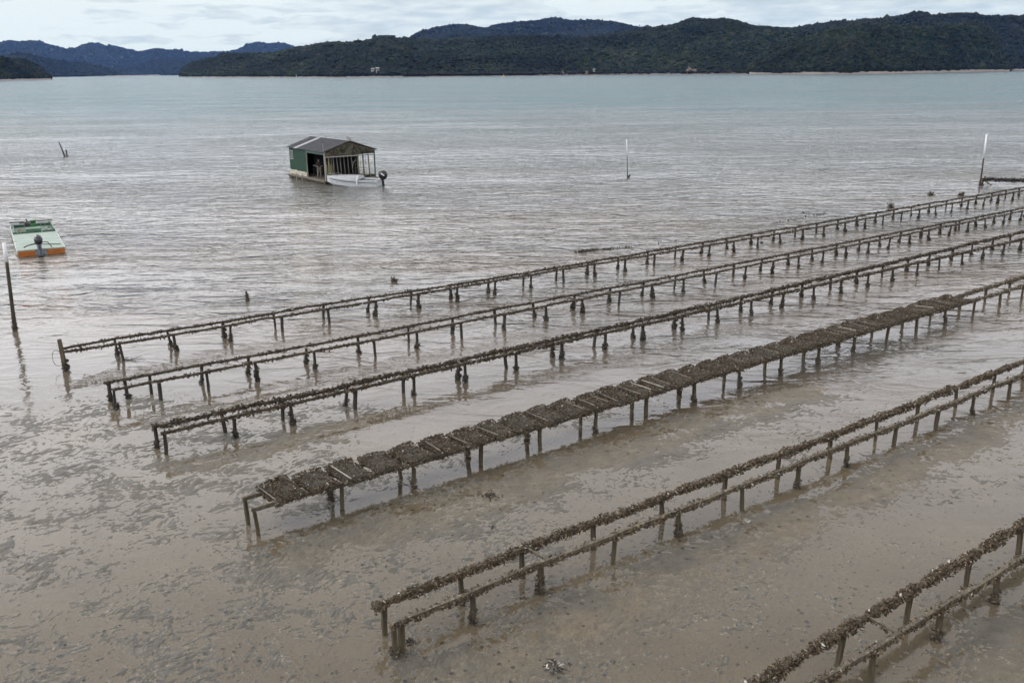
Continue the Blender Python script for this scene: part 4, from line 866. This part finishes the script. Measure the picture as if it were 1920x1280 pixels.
# ------------------------------------------------------------------ the person in the doorway
def person(loc, rot):
    root = link('person', bpy.data.meshes.new('person'), None, loc, rot); tag(root, 'standing person in dark top and grey-brown trousers in the shed doorway', 'person')
    joints = {'pel': (0, 0, .95), 'sp': (0, .0, 1.12), 'ch': (0, -.01, 1.32), 'nk': (0, -.02, 1.46), 'hd0': (0, -.045, 1.54), 'hd': (0, -.07, 1.63), 'hd1': (0, -.07, 1.70),
              'sl': (.17, -.01, 1.40), 'el': (.23, .02, 1.12), 'wl': (.12, -.20, 1.04), 'sr': (-.17, -.01, 1.40), 'er': (-.24, .02, 1.12), 'wr': (-.10, -.22, 1.05),
              'hl': (.09, 0, .90), 'kl': (.12, -.02, .50), 'al': (.14, .02, .08), 'tl': (.15, -.14, .04), 'hr': (-.09, 0, .90), 'kr': (-.11, -.03, .50), 'ar': (-.13, .01, .08), 'tr': (-.14, -.15, .04)}
    rad = {'pel': (.15, .11), 'sp': (.14, .10), 'ch': (.165, .11), 'nk': (.055, .055), 'hd0': (.06, .07), 'hd': (.078, .095), 'hd1': (.06, .075), 'sl': (.06,) * 2, 'el': (.043,) * 2, 'wl': (.03,) * 2, 'sr': (.06,) * 2, 'er': (.043,) * 2, 'wr': (.03,) * 2,
           'hl': (.09,) * 2, 'kl': (.06,) * 2, 'al': (.042,) * 2, 'tl': (.035,) * 2, 'hr': (.09,) * 2, 'kr': (.06,) * 2, 'ar': (.042,) * 2, 'tr': (.035,) * 2}
    E = [('pel', 'sp'), ('sp', 'ch'), ('ch', 'nk'), ('nk', 'hd0'), ('hd0', 'hd'), ('hd', 'hd1'), ('ch', 'sl'), ('sl', 'el'), ('el', 'wl'), ('ch', 'sr'), ('sr', 'er'), ('er', 'wr'), ('pel', 'hl'), ('hl', 'kl'), ('kl', 'al'), ('al', 'tl'), ('pel', 'hr'), ('hr', 'kr'), ('kr', 'ar'), ('ar', 'tr')]
    # hands: palm and five fingers each
    for sd, wj in ((1, 'wl'), (-1, 'wr')):
        w_ = joints[wj]; pm = 'pm' + wj; joints[pm] = (w_[0] - sd * .05, w_[1] - .05, w_[2] + .005); rad[pm] = (.028, .018); E.append((wj, pm))
        for q in range(4):
            a_, b_ = f'f{wj}{q}', f'g{wj}{q}'; p0 = joints[pm]; joints[a_] = (p0[0] - sd * .035, p0[1] - .035 + q * .020, p0[2] + .006); joints[b_] = (p0[0] - sd * .055, p0[1] - .045 + q * .022, p0[2] - .02 - .004 * q); rad[a_] = rad[b_] = (.009,) * 2; E += [(pm, a_), (a_, b_)]
        t_ = 't' + wj; joints[t_] = (joints[pm][0] - sd * .01, joints[pm][1] - .03, joints[pm][2] + .04); rad[t_] = (.010,) * 2; E.append((pm, t_))
    def skin(name, keys, edges, mat, grow, parent, rootk):
        me = root.data if name == 'person' else bpy.data.meshes.new(name); ix = {k: i for i, k in enumerate(keys)}
        me.from_pydata([joints[k] for k in keys], [(ix[a], ix[b]) for a, b in edges], []); o = root if name == 'person' else link(name, me, parent)
        mod = o.modifiers.new('skin', 'SKIN'); mod.use_smooth_shade = True; lay = me.skin_vertices[0] if me.skin_vertices else None
        if lay is None: 
            import bmesh
            bm = bmesh.new(); bm.from_mesh(me); bm.verts.layers.skin.verify(); bm.to_mesh(me); bm.free(); lay = me.skin_vertices[0]
        for k in keys: lay.data[ix[k]].radius = tuple(r_ + grow for r_ in rad[k]); lay.data[ix[k]].use_root = (k == rootk)
        s_ = o.modifiers.new('sub', 'SUBSURF'); s_.levels = 1; s_.render_levels = 1; me.materials.append(M[mat]); return o
    skin('person', list(joints), E, 'skin', 0, None, 'pel')
    top = ['pel', 'sp', 'ch', 'nk', 'sl', 'el', 'sr', 'er']; skin('jersey', top, [e for e in E if e[0] in top and e[1] in top], 'shirt', .014, root, 'sp')
    leg = ['pel', 'hl', 'kl', 'al', 'hr', 'kr', 'ar']; skin('trousers', leg, [e for e in E if e[0] in leg and e[1] in leg], 'trousers', .022, root, 'pel')
    for a_, b_ in (('al', 'tl'), ('ar', 'tr')):
        skin('boot', [a_, b_], [(a_, b_)], 'boot', .018, root, a_)
    V0, F0 = ICO2; hv = V0 * [.088, .105, .085]; hv[:, 2] = np.where(V0[:, 2] < -.1, hv[:, 2] * .5 , hv[:, 2]); hv[:, 1] += .02; hv += [0, -.06, 1.665]; link('hair', np_mesh('hair', hv, F0, mat=M['hair']), root)
    fc = MB(); fc.box((0, -.172, 1.615), (.022, .03, .04)); fc.build('nose', M['skin'], root)
    e_ = MB(); e_.box((.03, -.160, 1.64), (.022, .012, .010)); e_.box((-.03, -.160, 1.64), (.022, .012, .010)); e_.build('eyes', M['hair'], root)
    mo = MB(); mo.box((0, -.158, 1.575), (.045, .012, .009)); mo.build('mouth', M['clay'], root)
    ea = MB(); ea.box((.082, -.06, 1.625), (.015, .035, .055)); ea.box((-.082, -.06, 1.625), (.015, .035, .055)); ea.build('ears', M['skin'], root)
    return root
pl = hbp(2.05, .32, .33); person(pl, math.radians(20))

# ------------------------------------------------------------------ aluminium motor boat
def boat():
    bow = np.array([-16.05, 82.55]); stern = np.array([-11.35, 81.75]); d_ = bow - stern; L = np.linalg.norm(d_); a_ = math.atan2(d_[1], d_[0])
    o = empty('motorboat', (stern[0], stern[1], 0), a_); tag(o, 'white aluminium motorboat with grey canvas foredeck alongside the green floating shed', 'motorboat')
    secs = []; gun = []; N_ = 14
    for i in range(N_ + 1):
        t = i / N_; x = L * t; hb_ = 1.02 * (1 - max(0, (t - .45) / .55) ** 2.2) + .02; ch = hb_ * (.86 - .25 * t * t); zk = -.22 + .55 * max(0, (t - .72) / .28) ** 1.8; zc = -.02 + .34 * max(0, (t - .45) / .55) ** 1.6; zg = .50 + .30 * t ** 1.6
        secs.append([(x, -hb_, zg), (x, -(hb_ + ch) / 2, (zg + zc) / 2), (x, -ch, zc), (x, 0, zk), (x, ch, zc), (x, (hb_ + ch) / 2, (zg + zc) / 2), (x, hb_, zg)]); gun.append((x, hb_, zg))
    h = MB().loft(secs, cap=True).build('hull', M['alu'], o); sol = h.modifiers.new('sol', 'SOLIDIFY'); sol.thickness = .02
    ru = MB(); 
    for sd in (-1, 1): ru.tube([(x, sd * (y + .015), z + .0) for x, y, z in gun], .035, 6)
    ru.build('gunwale', M['alu'], o, smooth=True)
    st = MB()
    for sd in (-1, 1): st.tube([(x, sd * (y - .035 + .02), z - .17) for x, y, z in gun[:-1]], .022, 5)
    st.build('rubber_strake', M['rubber'], o)
    cv = MB(); rows_ = []                                       # canvas over the bow half, humped
    for i in range(5, N_ + 1):
        t = i / N_; x, y, z = gun[i]; hump = .30 * math.sin(min(1, (1 - t) / .62) * PI / 2) ** .8 if t < 1 else 0
        rows_.append([(x, y * math.cos(q), z + .02 + hump * math.sin(q) ** .7 if 0 < q < PI else z + .02) for q in np.linspace(0, PI, 9)])
    cv.loft(rows_, cap=True).build('canvas_cover', M['canvas'], o, smooth=True)
    MB().box((L * .18, 0, .44), (L * .30, 1.86, .02)).build('seat_deck', M['green_trim'], o)
    fl_ = MB(); fl_.box((L * .02 + .02, 0, .3), (.06, 1.95, .5)); fl_.build('transom', M['alu'], o)
    fin = MB(); q = L * .36; fin.add([(q - .05, 1.03, .50), (q + .12, 1.03, .50), (q + .02, 1.04, .95), (q - .22, 1.04, 1.05), (q - .05, 1.10, .50), (q + .12, 1.10, .50), (q + .02, 1.10, .95), (q - .22, 1.10, 1.05)], [(0, 1, 2, 3), (7, 6, 5, 4), (0, 4, 5, 1), (1, 5, 6, 2), (2, 6, 7, 3), (3, 7, 4, 0)]); fin.build('spray_screen', M['white_paint'], o)
    fen = MB(); fen.tube([(L * .36, 1.09, .15), (L * .36, 1.10, .62)], .05, 7); fen.build('fender', M['white_paint'], o)
    e = MB(); e.loft([[(-.30 + sx * a2, sy * b2, z) for sx, sy in [(math.cos(q), math.sin(q)) for q in np.linspace(0, 2 * PI, 13)[:-1]]] for z, a2, b2 in ((.55, .20, .15), (.72, .36, .24), (1.00, .42, .28), (1.24, .33, .23), (1.34, .14, .10))], closed=True); e.build('engine_cowl', M['cowl'], o, smooth=True)
    lg = MB(); lg.box((-.28, 0, .30), (.2, .14, .75), (0, .12, 0)); lg.box((-.42, 0, -.05), (.55, .24, .04)); lg.tube([(-.15, 0, -.3), (-.62, 0, -.25)], [.09, .03], 7); lg.build('engine_leg', M['cowl'], o)
    MB().box((-.36, .285, 1.0), (.36, .012, .08), (0, -.6, 0)).build('cowl_stripe', M['white_paint'], o)
    MB().tube([(L - .02, 0, .82), (L + .2, .1, .55), (L + .05, 1.0, .40)], .015, 5).build('mooring_rope', M['rubber'], o)
    rl = MB(); rl.tube([(L * .72, .62, .72), (L * .8, .5, 1.0), (L * .97, .1, 1.02), (L * .97, -.1, 1.02), (L * .8, -.5, 1.0), (L * .72, -.62, .72)], .016, 6); rl.build('bow_rail', M['pvc'], o)
boat()

# ------------------------------------------------------------------ mint decked work punt
def punt():
    A = gp(33, 471, .35); Bq = gp(119, 465, .35); far_l = gp(20, 423.5, .42); d_ = (far_l - A)[:2]; L = 9.6; a_ = math.atan2(d_[1], d_[0]); W = float(np.linalg.norm((Bq - A)[:2])) + .05
    o = empty('work_punt', (A[0], A[1], 0), a_); tag(o, 'flat work punt with mint deck and orange stern floating at far left', 'punt')
    # local x forward, y from 0 (left side) to -W (right side)
    hl_ = MB(); hl_.box((L / 2 + .15, -W / 2, .06), (L - .3, W - .04, .50)); hl_.build('hull', M['old_white'], o)
    MB().box((3.2, -W / 2, .335), (6.2, W, .05)).build('deck', M['mint'], o, bevel=.01)
    s = MB()
    for y0_, y1_ in ((0, .36 * W), (.62 * W, W)): s.box((-.03, -(y0_ + y1_) / 2, .165), (.10, y1_ - y0_ - .01, .29))
    s.box((.42, -.49 * W, .17), (.06, .28 * W, .36)); s.build('stern_board', M['orange'], o)
    wl_ = MB()
    for y in (.10 * W / 2.2, W - .05): wl_.box((6.3 + 1.55, -y, .42), (3.1, .06, .20))
    wl_.box((6.34, -W / 2, .40), (.06, W, .12)); wl_.build('coaming', M['punt_green'], o)
    MB().box((L - .18, -W / 2, .42), (.08, W, .34), (0, -.22, 0)).build('bow_board', M['old_white'], o)
    MB().box((L - .3, -W / 2, .36), (.05, W * .9, .24), (0, -.2, 0)).build('bow_panel', M['punt_green'], o)
    MB().tube([(L - .1, .05, .62), (L - .1, -W - .05, .62)], .035, 6).build('bow_rail', M['iron'], o)
    fd = MB(); fd.box((7.9, -W / 2, .335), (2.9, W - .14, .03)); fd.build('foredeck', M['punt_green'], o)
    MB().tube([(6.7 + .22 * math.cos(q), -.45 + .2 * math.sin(q), .37 + .004 * i) for i, q in enumerate(np.linspace(0, 16, 50))], .018, 5).build('rope_coil', M['cane'], o)
    MB().tube([(8.6, -W + .2, .4), (7.6, -W + .45, .42), (6.8, -W + .3, .40)], .03, 6).build('hose', M['pvc'], o)
    MB().box((6.9, -W * .49, .44), (.9, W * .36, .30)).build('engine_box', M['box_green'], o, bevel=.02)
    en = MB(); en.box((8.0, -W * .53, .52), (.75, .42, .42)); en.tube([(8.0, -W * .53, .6), (8.0, -W * .53, .92)], .16, 10); en.build('winch_engine', M['engine_green'], o, bevel=.03)
    ir = MB(); ir.box((8.1, -W * .40, .55), (.8, .38, .45)); ir.tube([(8.1, -W * .40, .75), (8.1, -W * .37, 1.0)], .04, 6); ir.tube([(7.8, -W * .2, .80), (7.8, -W * .62, .84)], .035, 6); ir.build('winch_frame', M['iron'], o, bevel=.03)
    ed = MB(); rr = random.Random(2)
    for sd in (0, 1):
        for k in range(20): ed.box((.3 + k * .48, -sd * W + (.03 if sd == 0 else -.03), .26 + rr.uniform(-.02, .02)), (.46, .05, .16 + rr.uniform(-.03, .05)))
    ed.build('rubbing_strip', M['old_white'], o)
    # outboard tilted on the stern notch
    c_ = -.47 * W; e = MB(); e.loft([[(x_ + sx * a2, c_ + sy * b2, z_ + sx * .05) for sx, sy in [(math.cos(q), math.sin(q)) for q in np.linspace(0, 2 * PI, 13)[:-1]]] for z_, x_, a2, b2 in ((.60, .28, .19, .15), (.70, .26, .27, .21), (.90, .24, .29, .22), (1.03, .24, .22, .17), (1.08, .24, .09, .07))], closed=True); e.build('engine_cowl', M['cowl'], o, smooth=True)
    lg = MB(); lg.tube([(.25, c_, .7), (.0, c_, .38), (-.28, c_, .05), (-.4, c_, -.2)], [.13, .12, .10, .08], 8); lg.box((-.36, c_, .0), (.40, .26, .04), (0, .4, 0)); lg.build('engine_leg', M['engine_leg'], o)
    MB().tube([(.35, c_ + .18, .62), (.30, c_ + .55, .56), (.15, c_ + .75, .50)], [.035, .03, .035], 6).build('tiller', M['iron'], o)
    MB().tube([(1.75, c_ + .35, .40), (.95, -W + .12, .40)], .022, 6).build('boat_hook', M['iron'], o)
    MB().tube([(.3, c_ - .2, .7), (.35, c_ - .45, .66), (.1, c_ - .62, .40)], .025, 6).build('fuel_hose', M['iron'], o)
punt()

# ------------------------------------------------------------------ the air
hz = MB().box((0, 6000, 348), (26000, 14400, 704)); m, nt, out = new_mat('haze air'); v = nt.nodes.new('ShaderNodeVolumePrincipled')
v.inputs['Color'].default_value = (.20, .42, 1.0, 1); v.inputs['Density'].default_value = 1.9e-5; v.inputs['Absorption Color'].default_value = (1, 1, 1, 1); v.inputs['Anisotropy'].default_value = .0
nt.links.new(v.outputs[0], out.inputs['Volume']); tag(hz.build('haze', m), kind='stuff')
